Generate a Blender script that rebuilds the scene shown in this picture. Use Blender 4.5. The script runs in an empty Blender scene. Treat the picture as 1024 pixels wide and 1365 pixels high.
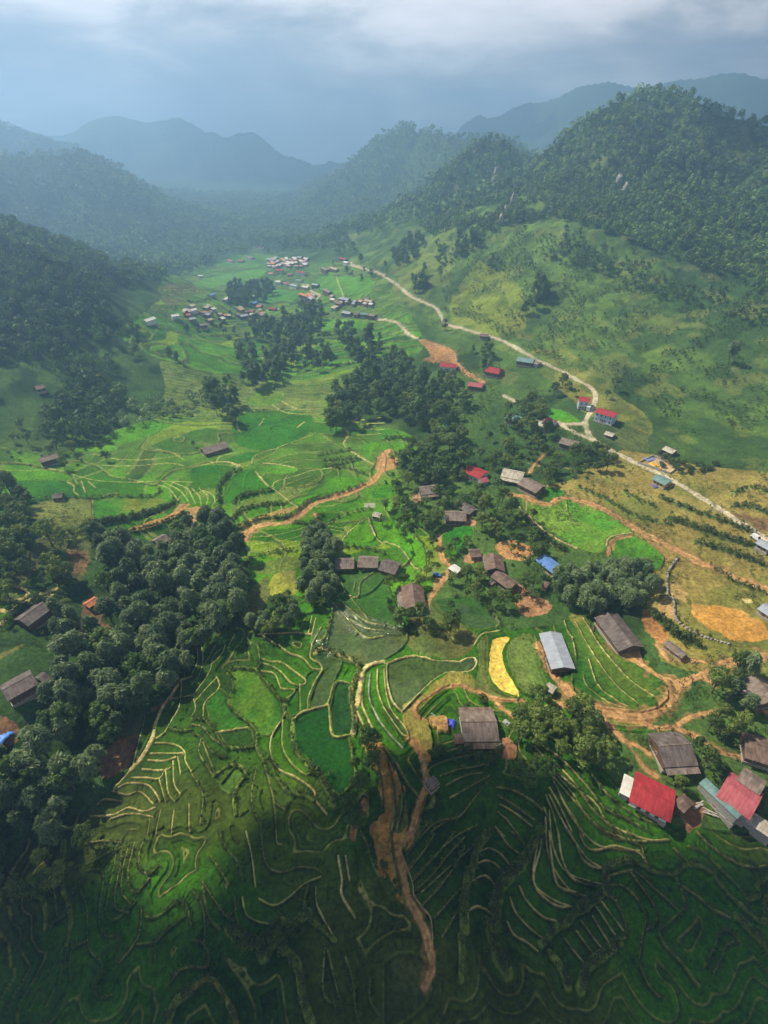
import bpy, math, random
import numpy as np
R = math.radians
rng = np.random.default_rng(11); random.seed(7)
SC = bpy.context.scene
COL = SC.collection

# ------------------------------------------------------------------ camera
F = 700.0; PW, PH = 1024.0, 1365.0
PITCH = 34.6; CAMZ = 150.0
cd = bpy.data.cameras.new('camera'); cam = bpy.data.objects.new('camera', cd); COL.objects.link(cam)
cam.location = (0, 0, CAMZ); cam.rotation_euler = (R(90 - PITCH), 0, 0)
cd.sensor_fit = 'VERTICAL'; cd.sensor_height = 24.0; cd.lens = 24.0 * F / PH
cd.clip_start = 0.5; cd.clip_end = 20000
SC.camera = cam
SC.render.resolution_x = 768; SC.render.resolution_y = 1024

# ------------------------------------------------------------------ light and sky
SUN_EL, SUN_AZ = 50.0, -58.0          # azimuth from +Y (view direction), negative = left
SUND = np.array([math.sin(R(SUN_AZ)) * math.cos(R(SUN_EL)), math.cos(R(SUN_AZ)) * math.cos(R(SUN_EL)), math.sin(R(SUN_EL))])
sl = bpy.data.lights.new('sun', 'SUN'); sl.energy = 5.0; sl.angle = R(0.6); sl.color = (1.0, 0.90, 0.70)
so = bpy.data.objects.new('sun', sl); COL.objects.link(so)
so.rotation_euler = (R(90 - SUN_EL), 0, R(-SUN_AZ) + math.pi)
so.location = (0, 0, 900)
w = bpy.data.worlds.new('World'); SC.world = w; w.use_nodes = True
nt = w.node_tree; nt.nodes.clear()
def N(t, kind, **kw):
    n = t.nodes.new(kind)
    for k, v in kw.items(): setattr(n, k, v)
    return n
def ramp(n, stops):
    e = n.color_ramp.elements
    while len(e) > len(stops): e.remove(e[-1])
    while len(e) < len(stops): e.new(0.5)
    for i, (p, c) in enumerate(stops):
        e[i].position = p; e[i].color = (c[0], c[1], c[2], 1)
tc = N(nt, 'ShaderNodeTexCoord'); sep = N(nt, 'ShaderNodeSeparateXYZ')
nt.links.new(tc.outputs['Generated'], sep.inputs[0])
sky = N(nt, 'ShaderNodeTexSky', sky_type='NISHITA', sun_disc=False)
sky.sun_elevation = R(SUN_EL); sky.sun_rotation = R(SUN_AZ); sky.air_density = 1.4; sky.dust_density = 2.0
smul = N(nt, 'ShaderNodeVectorMath', operation='SCALE'); smul.inputs['Scale'].default_value = 0.10
nt.links.new(sky.outputs[0], smul.inputs[0])
mp = N(nt, 'ShaderNodeMapping'); mp.inputs['Scale'].default_value = (2.6, 2.6, 9.0)
nt.links.new(tc.outputs['Generated'], mp.inputs['Vector'])
no = N(nt, 'ShaderNodeTexNoise'); no.inputs['Scale'].default_value = 1.7; no.inputs['Detail'].default_value = 9; no.inputs['Roughness'].default_value = 0.58
no.inputs['Distortion'].default_value = 0.25
nt.links.new(mp.outputs[0], no.inputs['Vector'])
ma = N(nt, 'ShaderNodeMath', operation='MULTIPLY_ADD'); ma.inputs[1].default_value = 1.9
mr = N(nt, 'ShaderNodeMapRange'); mr.inputs['From Min'].default_value = 0.02; mr.inputs['From Max'].default_value = 0.22
nt.links.new(sep.outputs['Z'], mr.inputs['Value'])
mr.inputs['To Min'].default_value = -0.80; mr.inputs['To Max'].default_value = -0.22
nt.links.new(no.outputs['Fac'], ma.inputs[0]); nt.links.new(mr.outputs[0], ma.inputs[2])
cr = N(nt, 'ShaderNodeValToRGB')
ramp(cr, [(0.0, (0.21, 0.26, 0.36)), (0.25, (0.30, 0.34, 0.42)), (0.46, (0.50, 0.50, 0.53)), (0.70, (0.88, 0.83, 0.83)), (1.0, (1.1, 1.0, 1.02))])
nt.links.new(ma.outputs[0], cr.inputs[0])
mx = N(nt, 'ShaderNodeMix', data_type='RGBA'); mx.inputs[0].default_value = 0.88
nt.links.new(smul.outputs[0], mx.inputs[6]); nt.links.new(cr.outputs[0], mx.inputs[7])
zr = N(nt, 'ShaderNodeValToRGB'); ramp(zr, [(0.0, (1, 1, 1)), (0.22, (.95, .95, .95)), (0.36, (.22, .215, .185)), (1.0, (.14, .137, .115))])
nt.links.new(sep.outputs['Z'], zr.inputs[0])
mz = N(nt, 'ShaderNodeMix', data_type='RGBA', blend_type='MULTIPLY'); mz.inputs[0].default_value = 1.0
nt.links.new(mx.outputs[2], mz.inputs[6]); nt.links.new(zr.outputs[0], mz.inputs[7])
bg = N(nt, 'ShaderNodeBackground'); bg.inputs['Strength'].default_value = 1.0
wo = N(nt, 'ShaderNodeOutputWorld')
nt.links.new(mz.outputs[2], bg.inputs[0]); nt.links.new(bg.outputs[0], wo.inputs[0])
SC.view_settings.view_transform = 'Standard'; SC.view_settings.look = 'None'
SC.view_settings.exposure = 0.6; SC.view_settings.gamma = 1.0
SC.cycles.max_bounces = 5; SC.cycles.diffuse_bounces = 2; SC.cycles.glossy_bounces = 2
SC.cycles.transmission_bounces = 2; SC.cycles.volume_bounces = 1; SC.cycles.transparent_max_bounces = 8
SC.cycles.caustics_reflective = False; SC.cycles.caustics_refractive = False
SC.cycles.use_denoising = True

# ------------------------------------------------------------------ noise
_T = rng.random((256, 256)).astype(np.float32)
def vnoise(x, y):
    xi = np.floor(x).astype(np.int64); yi = np.floor(y).astype(np.int64)
    fx = (x - xi).astype(np.float32); fy = (y - yi).astype(np.float32)
    fx = fx * fx * (3 - 2 * fx); fy = fy * fy * (3 - 2 * fy)
    a = _T[xi & 255, yi & 255]; b = _T[(xi + 1) & 255, yi & 255]; c = _T[xi & 255, (yi + 1) & 255]; d = _T[(xi + 1) & 255, (yi + 1) & 255]
    return (a * (1 - fx) + b * fx) * (1 - fy) + (c * (1 - fx) + d * fx) * fy
def fbm(x, y, s, oct=4, off=0.0):
    v = 0.0; a = 0.5; t = 0.0; x = x / s + off; y = y / s + off * 1.7
    for k in range(oct):
        v = v + a * vnoise(x, y); t += a; a *= 0.5
        x, y = 1.93 * x + 0.6 * y + 13.1, 1.93 * y - 0.6 * x + 7.7
    return v / t
def sst(a, b, v):
    t = np.clip((v - a) / (b - a), 0, 1); return t * t * (3 - 2 * t)

# ------------------------------------------------------------------ rays of the photograph
CP, SP = math.cos(R(PITCH)), math.sin(R(PITCH))
def ray(px, py):
    px = np.asarray(px, float); py = np.asarray(py, float)
    x = (px - PW / 2) / F; v = (PH / 2 - py) / F
    return x, CP + v * SP, v * CP - SP          # X, Y, Z of the ray
def atz(px, py, z):
    x, y, u = ray(px, py); t = (z - CAMZ) / u
    return x * t, y * t
def aty(px, py, Y):
    x, y, u = ray(px, py); t = Y / y
    return x * t, Y, CAMZ + u * t

# ------------------------------------------------------------------ lie of the land
ctl = []
for px, py, z in [(512, 1365, -4), (512, 1100, 0), (512, 900, 1), (512, 760, 0), (512, 650, 0), (512, 560, 0), (440, 480, 0), (400, 420, 0), (385, 365, 2),
    (330, 340, 2), (300, 400, -2), (240, 420, 0), (200, 480, -3), (250, 560, -1), (300, 620, 0), (200, 660, 1), (100, 640, 4), (0, 640, 8), (0, 560, 13),
    (0, 490, 20), (90, 470, 10), (90, 560, 2), (0, 720, 13), (30, 800, 11), (0, 900, 13), (60, 850, 8), (170, 800, -3), (150, 900, -5), (60, 1050, -9), (0, 1200, -16),
    (150, 1150, -9), (250, 1250, -9), (100, 1365, -18), (300, 1365, -9), (300, 1000, -3), (400, 1000, -1), (350, 850, -1), (250, 850, -3), (300, 760, -1),
    (400, 700, 0), (600, 700, 3), (640, 620, 5), (600, 540, 4), (560, 470, 6), (640, 800, 2), (700, 860, 3), (640, 960, 4), (600, 1150, 0), (700, 1200, -4),
    (850, 1200, -6), (1024, 1200, -8), (900, 1365, -10), (700, 1365, -7), (900, 1050, 2), (1024, 1040, 4), (800, 960, 5), (900, 900, 7), (1024, 850, 10), (800, 800, 6),
    (900, 760, 10), (1024, 720, 14), (760, 700, 7), (700, 640, 8), (800, 620, 12), (900, 640, 15), (1024, 640, 22), (790, 540, 18), (700, 500, 15), (700, 560, 10),
    (900, 560, 19), (1024, 560, 24), (620, 450, 14), (560, 400, 16), (480, 360, 12), (440, 320, 20), (520, 350, 24), (600, 400, 23), (680, 440, 22), (800, 480, 25),
    (900, 480, 30), (1024, 480, 36), (700, 380, 40), (800, 420, 36), (900, 400, 48), (1024, 400, 60), (620, 340, 47), (560, 320, 40), (500, 320, 28),
    (-250, 700, 25), (-250, 1000, 10), (-300, 1365, -20), (1250, 700, 35), (1250, 1000, 12), (1300, 1365, -10), (1250, 500, 48), (-200, 500, 40), (-200, 600, 30), (400, 1700, -5), (700, 1700, -6)]:
    x, y = atz(px, py, z); ctl.append((x, y, z))
for x, y, z in [(-600, 1000, 5), (-250, 1000, -2), (0, 1050, 8), (250, 1000, 60), (500, 900, 110), (-200, 1400, 6), (0, 1500, 20), (-600, 1500, 20), (300, 1500, 60), (-300, 2200, 30),
                (0, 2600, 60), (600, 2200, 90), (-1200, 2400, 60), (-1500, 3600, 90), (1500, 3600, 120), (0, 3700, 90), (1300, 1500, 140), (-1200, 1200, 40), (0, -120, -6), (-300, -120, -20), (300, -120, -10), (-700, 500, 60)]:
    ctl.append((x, y, z))
ctl = np.array(ctl, float)
def kern(r2): return np.sqrt(r2 + 400.0)
_A = kern(((ctl[:, None, :2] - ctl[None, :, :2]) ** 2).sum(-1)); _n = len(ctl)
_M = np.zeros((_n + 3, _n + 3)); _M[:_n, :_n] = _A - np.eye(_n) * 4.0
_M[:_n, _n] = 1; _M[:_n, _n + 1] = ctl[:, 0] / 500; _M[:_n, _n + 2] = ctl[:, 1] / 500; _M[_n:, :_n] = _M[:_n, _n:].T
_W = np.linalg.solve(_M, np.concatenate([ctl[:, 2], [0, 0, 0]]))
def base_rbf(x, y):
    z = _W[_n] + _W[_n + 1] * x / 500 + _W[_n + 2] * y / 500
    for i in range(_n): z = z + _W[i] * np.sqrt((x - ctl[i, 0]) ** 2 + (y - ctl[i, 1]) ** 2 + 400.0)
    return z
# mountain crests: (px, py, distance forward), profile (steep slope near crest, gentler below), roughness
RIDGES = [
 ([(-150, 225, 520), (-60, 262, 570), (0, 300, 610), (60, 325, 640), (110, 352, 660), (150, 388, 665)], .62, .40, 60, 5),
 ([(152, 384, 690), (170, 364, 690), (198, 362, 690), (216, 388, 690)], .8, .8, 40, 2),
 ([(-260, 190, 1150), (-80, 205, 1250), (0, 214, 1300), (55, 206, 1330), (110, 203, 1350), (150, 222, 1380), (190, 247, 1400), (240, 290, 1400), (290, 335, 1300)], .55, .36, 160, 16),
 ([(-300, 110, 2100), (-100, 135, 2100), (-30, 152, 2070), (20, 160, 2050), (60, 180, 2000), (90, 186, 2000), (130, 218, 2000)], .75, .45, 180, 30),
 ([(-80, 150, 3000), (20, 168, 3000), (80, 172, 3000), (125, 158, 3000), (160, 150, 3000), (195, 160, 2980), (235, 150, 2950), (270, 168, 2920), (300, 178, 2900), (335, 176, 2880), (370, 196, 2850), (425, 216, 2800), (500, 215, 2750), (600, 200, 2700)], .8, .5, 260, 44),
 ([(370, 285, 2000), (405, 250, 1950), (430, 230, 1900), (480, 204, 1800), (500, 186, 1740), (518, 176, 1700), (532, 165, 1660), (545, 164, 1640), (560, 180, 1600), (578, 174, 1550), (600, 179, 1500), (650, 186, 1380), (760, 200, 1300)], .8, .5, 150, 22),
 ([(560, 195, 2950), (600, 182, 2950), (640, 160, 2900), (700, 137, 2800), (740, 126, 2750), (770, 112, 2700), (810, 106, 2650), (850, 114, 2600), (900, 102, 2600), (960, 96, 2550), (1030, 106, 2500), (1200, 118, 2500)], .8, .5, 260, 34),
 ([(560, 318, 1020), (590, 270, 1000), (615, 215, 985), (640, 190, 960), (665, 190, 950), (700, 218, 930), (745, 213, 900), (775, 182, 860), (800, 158, 820), (840, 134, 790), (890, 118, 760), (925, 124, 740), (960, 150, 720), (1024, 166, 690), (1150, 170, 640), (1350, 150, 600)], .82, .40, 95, 6),
]
CREST = []
for pts, s1, s2, d1, rough in RIDGES:
    P = np.array([aty(*p) for p in pts], float); CREST.append((P, s1, s2, d1, rough))
def ridge_h(x, y, c):
    P, s1, s2, d1, rough = c
    best = np.full(np.shape(x), -1e9)
    wob = (fbm(x, y, 260 if d1 > 100 else 90, 5, 3.0) - 0.5)
    for a, b in zip(P[:-1], P[1:]):
        ab = b[:2] - a[:2]; L2 = (ab ** 2).sum()
        t = np.clip(((x - a[0]) * ab[0] + (y - a[1]) * ab[1]) / L2, 0, 1)
        d = np.hypot(x - a[0] - t * ab[0], y - a[1] - t * ab[1])
        zc = a[2] + t * (b[2] - a[2])
        dd = np.maximum(d + np.minimum(d, .8 * d1 + 15) * 0.9 * wob, 0)
        h = zc - np.where(dd < d1, dd * s1, d1 * s1 + (dd - d1) * s2) + np.minimum(6.0, d1 * .06) * np.exp(-(d / 18.0) ** 2) * 0
        best = np.maximum(best, h)
    gul = fbm(x * 1.0, y * 1.0, 70 if d1 < 120 else 190, 5, 9.0) - 0.5
    far = sst(15, 120, np.maximum(0, P[:, 2].max() - best))
    return best + gul * rough * 2.2 * ((0.6 if rough > 15 else 0.25) + far * np.clip(1 - (P[:, 2].max() - best - d1 * s1) / 60.0, .12, 1))
def base_h(x, y):
    z = base_rbf(x, y)
    for c in CREST:
        h = ridge_h(x, y, c); k = 8.0
        m = np.maximum(z, h); e = np.exp(-np.abs(z - h) / k)
        z = m + k * np.log1p(e) - k * 0.12
    return z

# ------------------------------------------------------------------ the ground sheet (a grid in world space, finer where it is near)
QUICK = False
ys = [-70.0]
step_px = 0.85
while ys[-1] < 3700:
    Y = ys[-1]
    if Y < 8: dy = 1.0 if Y < -5 else 0.3
    else:
        D = Y * CP + CAMZ * SP
        dy = step_px * D * D / (F * CAMZ)          # about one picture row
        dy = min(dy, 1.7 if Y < 960 else (5.0 if Y < 1800 else 11.0))
    ys.append(Y + dy)
ys = np.array(ys)
NC = 1360
u = np.linspace(-1, 1, NC); u = np.where(np.abs(u) < .88, u * 1.2, np.sign(u) * (1.056 + (np.abs(u) - .88) * 6.2))
def xs_scale(Y): return (Y + 103.4) * 0.60 + np.maximum(0, -Y) * .3
NR = len(ys)
GY = np.repeat(ys[:, None], NC, 1); GX = u[None, :] * xs_scale(ys)[:, None]
GZ = np.zeros_like(GX)
for r0 in range(0, NR, 200): GZ[r0:r0 + 200] = base_h(GX[r0:r0 + 200], GY[r0:r0 + 200])
_ui = np.arange(NC, dtype=float); _yi = np.arange(NR, dtype=float)
def gidx(x, y):
    return np.interp(y, ys, _yi), np.interp(x / xs_scale(np.asarray(y, float)), u, _ui)
def gsample(A, x, y):
    r, c = gidx(x, y); r0 = np.clip(r.astype(int), 0, NR - 2); c0 = np.clip(c.astype(int), 0, NC - 2)
    fr = np.clip(r - r0, 0, 1); fc = np.clip(c - c0, 0, 1)
    return (A[r0, c0] * (1 - fc) + A[r0, c0 + 1] * fc) * (1 - fr) + (A[r0 + 1, c0] * (1 - fc) + A[r0 + 1, c0 + 1] * fc) * fr
def zat(x, y): return gsample(GZ, np.atleast_1d(np.asarray(x, float)), np.atleast_1d(np.asarray(y, float)))
_tt = np.exp(np.linspace(math.log(60), math.log(4500), 1100))
def cast(pts, lift=0.0):
    """where the sight lines of these picture points meet the land"""
    P = np.array(pts, float); X, Y, U = ray(P[:, 0], P[:, 1]); out = []
    for i in range(len(P)):
        n = np.array([X[i], Y[i], U[i]]); n = n / np.linalg.norm(n)
        x = n[0] * _tt; y = n[1] * _tt; z = CAMZ + n[2] * _tt
        g = gsample(GZ, x, y) + lift
        k = np.argmax(z < g)
        if k == 0 and z[0] >= g[0]: k = len(_tt) - 1
        k = max(k, 1); a = z[k - 1] - g[k - 1]; b = z[k] - g[k]; t = a / (a - b) if a != b else 1.0
        out.append((x[k - 1] + t * (x[k] - x[k - 1]), y[k - 1] + t * (y[k] - y[k - 1])))
    return np.array(out)
# ------------------------------------------------------------------ painting the land (its own colours, with shade painted along terrace risers)
def project(x, y, z):
    d = y * CP - (z - CAMZ) * SP; v = y * SP + (z - CAMZ) * CP
    d = np.where(d < 1, 1, d)
    return PW / 2 + F * x / d, PH / 2 - F * v / d
TILE = dict(A1=(0, 860, 4), A2=(256, 860, 4), A3=(512, 860, 4), A4=(768, 860, 4), B1=(0, 1109, 4), B2=(256, 1109, 4), B3=(512, 1109, 4), B4=(768, 1109, 4),
            C1=(0, 604, 4), C2=(256, 604, 4), C3=(512, 604, 4), C4=(768, 604, 4), D1=(0, 400, 4), D2=(256, 400, 4), D3=(512, 400, 4), D4=(768, 400, 4),
            K=(0, 820, 2), L=(512, 820, 2), P=(0, 0, 1), E=(700, 480, 4.655), H=(330, 300, 5.39), V=(180, 330, 6.024))
def px_of(tile, pts):
    a, b, k = TILE[tile]; return [(a + x / k, b + y / k) for x, y in pts]
def chaikin(p, closed=False, it=2):
    # smooth curve through the given points
    p = np.array(p, float)
    if len(p) < 3: return p
    e = np.vstack([p[-1:], p, p[:2]]) if closed else np.vstack([2 * p[:1] - p[1:2], p, 2 * p[-1:] - p[-2:-1]])
    out = []; k = 2 * it
    for i in range(len(e) - 3):
        a, b, c, d = e[i:i + 4]
        for j in range(k):
            t = j / k; out.append(.5 * (2 * b + (c - a) * t + (2 * a - 5 * b + 4 * c - d) * t * t + (3 * b - a - 3 * c + d) * t ** 3))
    if not closed: out.append(p[-1])
    return np.array(out)
def inpoly(x, y, poly):
    poly = np.asarray(poly, float); ins = np.zeros(np.shape(x), bool); j = len(poly) - 1
    for i in range(len(poly)):
        xi, yi = poly[i]; xj, yj = poly[j]
        if yi != yj:
            c = ((yi > y) != (yj > y)) & (x < (xj - xi) * (y - yi) / (yj - yi) + xi); ins ^= c
        j = i
    return ins
C = np.zeros((NR, NC, 3), np.float32); DZ = np.zeros((NR, NC), np.float32)
PXg, PYg = project(GX, GY, GZ)
n1 = fbm(GX, GY, 90, 5, 1.0); n2 = fbm(GX, GY, 22, 4, 5.0); n3 = fbm(GX, GY, 5, 3, 8.0); n4 = fbm(GX, GY, 300, 4, 2.5); n5 = fbm(GX, GY, 1.6, 2, 15.)
ALLL = []
def c3(*c): return np.array(c, np.float32)
RICE, RICEB, RICEY, RICED = c3(.042, .140, .006), c3(.090, .255, .008), c3(.21, .28, .022), c3(.024, .062, .007)
TAN, BGREEN, DIRT, PALE, OLIVE, SCRUB, FORF = c3(.36, .31, .12), c3(.10, .155, .03), c3(.46, .26, .11), c3(.50, .43, .30), c3(.16, .155, .035), c3(.045, .095, .022), c3(.020, .040, .012)
SOIL, ORANGE, WATER, BROWN = c3(.42, .21, .10), c3(.56, .25, .06), c3(.07, .085, .022), c3(.17, .10, .05)
def mixc(a, b, t): t = np.asarray(t)[..., None]; return a * (1 - t) + b * t
C[:] = mixc(SCRUB, c3(.085, .15, .03), sst(.42, .62, n1) * .8)
C[:] = mixc(C, c3(.028, .06, .016), sst(.5, .7, n2))
def zone(pts, soft=0, wob=10):
    """mask of the land seen inside this outline"""
    x = PXg + (n2 - .5) * wob; y = PYg + (n1 - .5) * wob
    p = np.array(pts, float)
    box = (x > p[:, 0].min()) & (x < p[:, 0].max()) & (y > p[:, 1].min()) & (y < p[:, 1].max())
    m = np.zeros(x.shape, bool); m[box] = inpoly(x[box], y[box], chaikin(p, True, 1)); return m.astype(np.float32)
def tint(m, c, a=1.0):
    C[:] = mixc(C, c, m * a)
# hills
hill = zone([(440, 330), (540, 160), (1900, -300), (1900, 600), (1000, 640), (900, 590), (800, 540), (700, 480), (560, 430), (480, 360)])
tint(hill * sst(.40, .60, n1) * (GY < 1100), c3(.120, .200, .034), .85)
gul_ = 1 - np.abs(fbm(GX, GY, 34, 4, 83.) - .5) * 5; gul_ = np.clip(gul_, 0, 1) * hill * (GY < 1100)
DZ -= (gul_ * 2.4 * sst(14, 40, GZ)).astype(np.float32); tint(gul_ ** 2, c3(.030, .062, .018), .5)
tint(hill * sst(.52, .66, fbm(GX, GY, 40, 4, 21.)), c3(.035, .075, .02), .75)
tint(zone([(600, 400), (640, 345), (690, 380), (700, 440), (650, 450), (600, 430)]), c3(.24, .28, .025), .6)
tint(zone([(700, 480), (760, 470), (820, 520), (870, 560), (860, 620), (800, 560)], wob=20) * sst(.35, .6, n2), c3(.24, .23, .045), .75)
tint(zone([(520, 385), (560, 330), (620, 290), (600, 360), (560, 400)]), c3(.17, .22, .04), .6)
tint(zone([(790, 555), (815, 560), (890, 590), (895, 610), (860, 618), (790, 585)], wob=3), c3(.05, .085, .025), .8)
tint(zone([(560, 320), (610, 205), (640, 178), (745, 200), (780, 165), (850, 115), (920, 100), (1000, 130), (1500, 120), (1500, 470), (1024, 385), (900, 345), (740, 290), (640, 330)]) * (GY < 1100) * (PXg > 730), FORF * 1.8, .85)
tint(hill * sst(.50, .62, fbm(GX, GY, 11, 4, 91.)), c3(.04, .08, .022), .55)
tint(hill * sst(.54, .66, fbm(GX, GY, 16, 4, 97.)), c3(.20, .22, .05), .40)
farM = sst(1000, 1300, GY); tint(farM, FORF * 1.6, .75); tint(farM * sst(.5, .65, n4), c3(.07, .12, .03), .6)
lefth = zone([(-900, 100), (60, 300), (170, 385), (150, 450), (0, 490), (-900, 560)]); tint(lefth, FORF * 1.3, .8)
# right, drier terraces above the dirt road
dry = zone([(690, 655), (760, 640), (830, 600), (930, 620), (1100, 640), (1400, 700), (1400, 950), (1000, 900), (880, 880), (860, 760), (830, 690), (760, 660)], wob=6)
tint(dry, mixc(c3(.17, .165, .035), c3(.27, .21, .055), sst(.35, .65, n2)[..., None][..., 0]), .92)
tint(dry * sst(.55, .7, n1), c3(.11, .14, .03), .6)
# valley rice
ricez = zone([(-300, 590), (0, 596), (60, 612), (110, 590), (160, 578), (215, 545), (212, 480), (150, 445), (180, 425), (215, 395), (215, 370), (290, 352), (330, 335), (420, 350), (470, 350), (520, 385), (560, 440),
              (560, 470), (500, 490), (440, 545), (530, 575), (560, 600), (530, 625), (560, 690), (600, 760), (540, 800), (430, 800), (330, 770), (300, 690), (200, 720), (120, 690), (40, 680), (-300, 680)], wob=5)
nearz = zone([(30, 1120), (190, 1000), (240, 880), (330, 830), (420, 790), (560, 800), (680, 840), (800, 830), (880, 900), (860, 980), (760, 960), (800, 1020), (900, 1100), (1080, 1110), (1600, 1150), (1600, 2400), (-600, 2400), (-600, 1200)], wob=5)
Pt = (fbm(GX, GY, 170, 4, 31.) - .5) * 26 + GX / 55.0 + np.maximum(0, GY - 500) / 60.0
Pt = Pt * (1 + 0.25 * np.sin(GX / 90.0)); wY = sst(330, 430, GY)
Pt = Pt * (1 - wY) + wY * (GY / 12.5 + (fbm(GX, GY, 130, 4, 37.) - .5) * 22 + np.sin(GX / 70.) * 1.2)
fl = np.floor(Pt); fr = Pt - fl
gy_, gx_ = np.gradient(Pt); sy = np.gradient(GY, axis=0); sx = np.gradient(GX, axis=1)
slope = np.hypot(gy_ / np.maximum(sy, .01), gx_ / np.maximum(sx, .01)) + 1e-4
dist = np.minimum(fr, 1 - fr) / slope                    # metres to the nearest terrace edge
Qt = fbm(GX, GY, 120, 3, 57.) * 14 + fl * 3.7; fq = np.floor(Qt)
hsh = np.sin(fl * 12.9898 + fq * 78.233) * 43758.5453; hsh = hsh - np.floor(hsh)
rc = mixc(RICE, RICEB, sst(.25, .9, hsh)); rc = mixc(rc, RICEY, sst(.90, .97, hsh) * .7); rc = mixc(rc, RICED, sst(.12, .0, hsh) * .7)
rc = mixc(rc, c3(.10, .155, .03), sst(.55, .72, n1) * .5)
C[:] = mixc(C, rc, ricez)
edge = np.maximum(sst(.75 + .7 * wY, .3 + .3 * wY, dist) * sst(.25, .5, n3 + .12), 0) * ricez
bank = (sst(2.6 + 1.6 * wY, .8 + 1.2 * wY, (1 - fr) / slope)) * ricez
tint(bank * sst(.2, .5, n2), c3(.035, .075, .016), .75)  # shadow line painted dark along each terrace riser
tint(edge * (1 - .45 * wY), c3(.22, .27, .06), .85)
DZ += ((fl + sst(.0, 1., 1 - np.minimum(1, (1 - fr) / slope / 0.7)) - Pt) * (0.6 + .5 * wY) * ricez * (GY < 900)).astype(np.float32)
DZ += edge.astype(np.float32) * .25
q2 = np.abs(Qt - np.round(Qt)) / (14 / 60.); tint(sst(.5, .2, q2) * ricez * sst(.5, .55, n2), c3(.20, .24, .06), .6)
C[:] = mixc(C, mixc(mixc(RICED, RICE, sst(.35, .6, n1)), c3(.05, .13, .012), sst(.5, .7, n2) * .5), nearz)
tint(nearz * sst(.42, .62, fbm(GX, GY, 48, 4, 19.)) * sst(100, 80, GY), c3(.080, .095, .018), .6)
GZ += DZ; DZ[:] = 0

def wbox(w, pad):
    r, c = [], []
    y0, y1 = w[:, 1].min() - pad, w[:, 1].max() + pad
    r0 = int(np.searchsorted(ys, y0)) - 1; r1 = int(np.searchsorted(ys, y1)) + 1
    x0, x1 = w[:, 0].min() - pad, w[:, 0].max() + pad
    sc = xs_scale(np.array([y0, y1])); c0 = np.interp(np.array([x0 / sc[0], x0 / sc[1]]).min(), u, _ui); c1 = np.interp(np.array([x1 / sc[0], x1 / sc[1]]).max(), u, _ui)
    return max(r0, 0), min(r1, NR), max(int(c0) - 1, 0), min(int(c1) + 2, NC)
def poly(tile, pts, c, a=1.0, wob=1.2, c2=None, flat=0.0, it=2):
    w = cast(chaikin(px_of(tile, pts), True, it)); r0, r1, c0, c1 = wbox(w, 3)
    x = GX[r0:r1, c0:c1] + (n3[r0:r1, c0:c1] - .5) * wob * 4 + (n5[r0:r1, c0:c1] - .5) * wob * 1.6; y = GY[r0:r1, c0:c1] + (n2[r0:r1, c0:c1] - .5) * wob * 4 + (n5[r0:r1, c0:c1] - .5) * wob * 1.6
    m = inpoly(x, y, w).astype(np.float32) * a
    cc = c if c2 is None else mixc(c, c2, sst(.4, .62, n2[r0:r1, c0:c1]))
    C[r0:r1, c0:c1] = mixc(C[r0:r1, c0:c1], cc, m)
    DZ[r0:r1, c0:c1] *= (1 - m); FM[r0:r1, c0:c1] |= m > .5
    return w
BUSHLINES = []; LINES = []; FM = np.zeros((NR, NC), bool)
def paint_path(w, width, c, a=1.0, h=0.0, var=.5, bank=None):
    for i in range(len(w) - 1):
        p, q = w[i], w[i + 1]; seg = np.array([p, q]); pad = width * .9 + 2.2
        r0, r1, c0, c1 = wbox(seg, pad)
        if r1 <= r0 or c1 <= c0: continue
        x = GX[r0:r1, c0:c1]; y = GY[r0:r1, c0:c1]; ab = q - p; L2 = (ab ** 2).sum() + 1e-9
        t = np.clip(((x - p[0]) * ab[0] + (y - p[1]) * ab[1]) / L2, 0, 1)
        d = np.hypot(x - p[0] - t * ab[0], y - p[1] - t * ab[1])
        hw = width * .5 * (1 + var * (n3[r0:r1, c0:c1] - .5) * 2 + var * (n5[r0:r1, c0:c1] - .5) * 1.2)
        gs = min(1.7, .85 * (p[1] * CP + CAMZ * SP) ** 2 / (F * CAMZ)); hw = np.maximum(hw, .30 * gs)
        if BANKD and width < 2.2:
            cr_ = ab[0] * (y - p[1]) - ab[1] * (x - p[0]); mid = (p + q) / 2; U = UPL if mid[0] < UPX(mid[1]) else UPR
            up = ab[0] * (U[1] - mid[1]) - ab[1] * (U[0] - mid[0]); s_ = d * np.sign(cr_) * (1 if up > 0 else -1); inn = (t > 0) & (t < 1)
            bank_shade = sst(hw + .95, hw + .35, -s_) * (s_ < 0) * inn; BANK_SHADE[r0:r1, c0:c1] = np.maximum(BANK_SHADE[r0:r1, c0:c1], bank_shade)
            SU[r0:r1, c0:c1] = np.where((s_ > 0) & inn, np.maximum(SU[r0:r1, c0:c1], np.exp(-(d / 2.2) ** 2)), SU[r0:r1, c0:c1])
        m = sst(hw + max(.08 + width * .08, .5 * gs), hw - max(.10, .35 * gs), d).astype(np.float32)
        LM[r0:r1, c0:c1] = np.maximum(LM[r0:r1, c0:c1], m)
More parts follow.
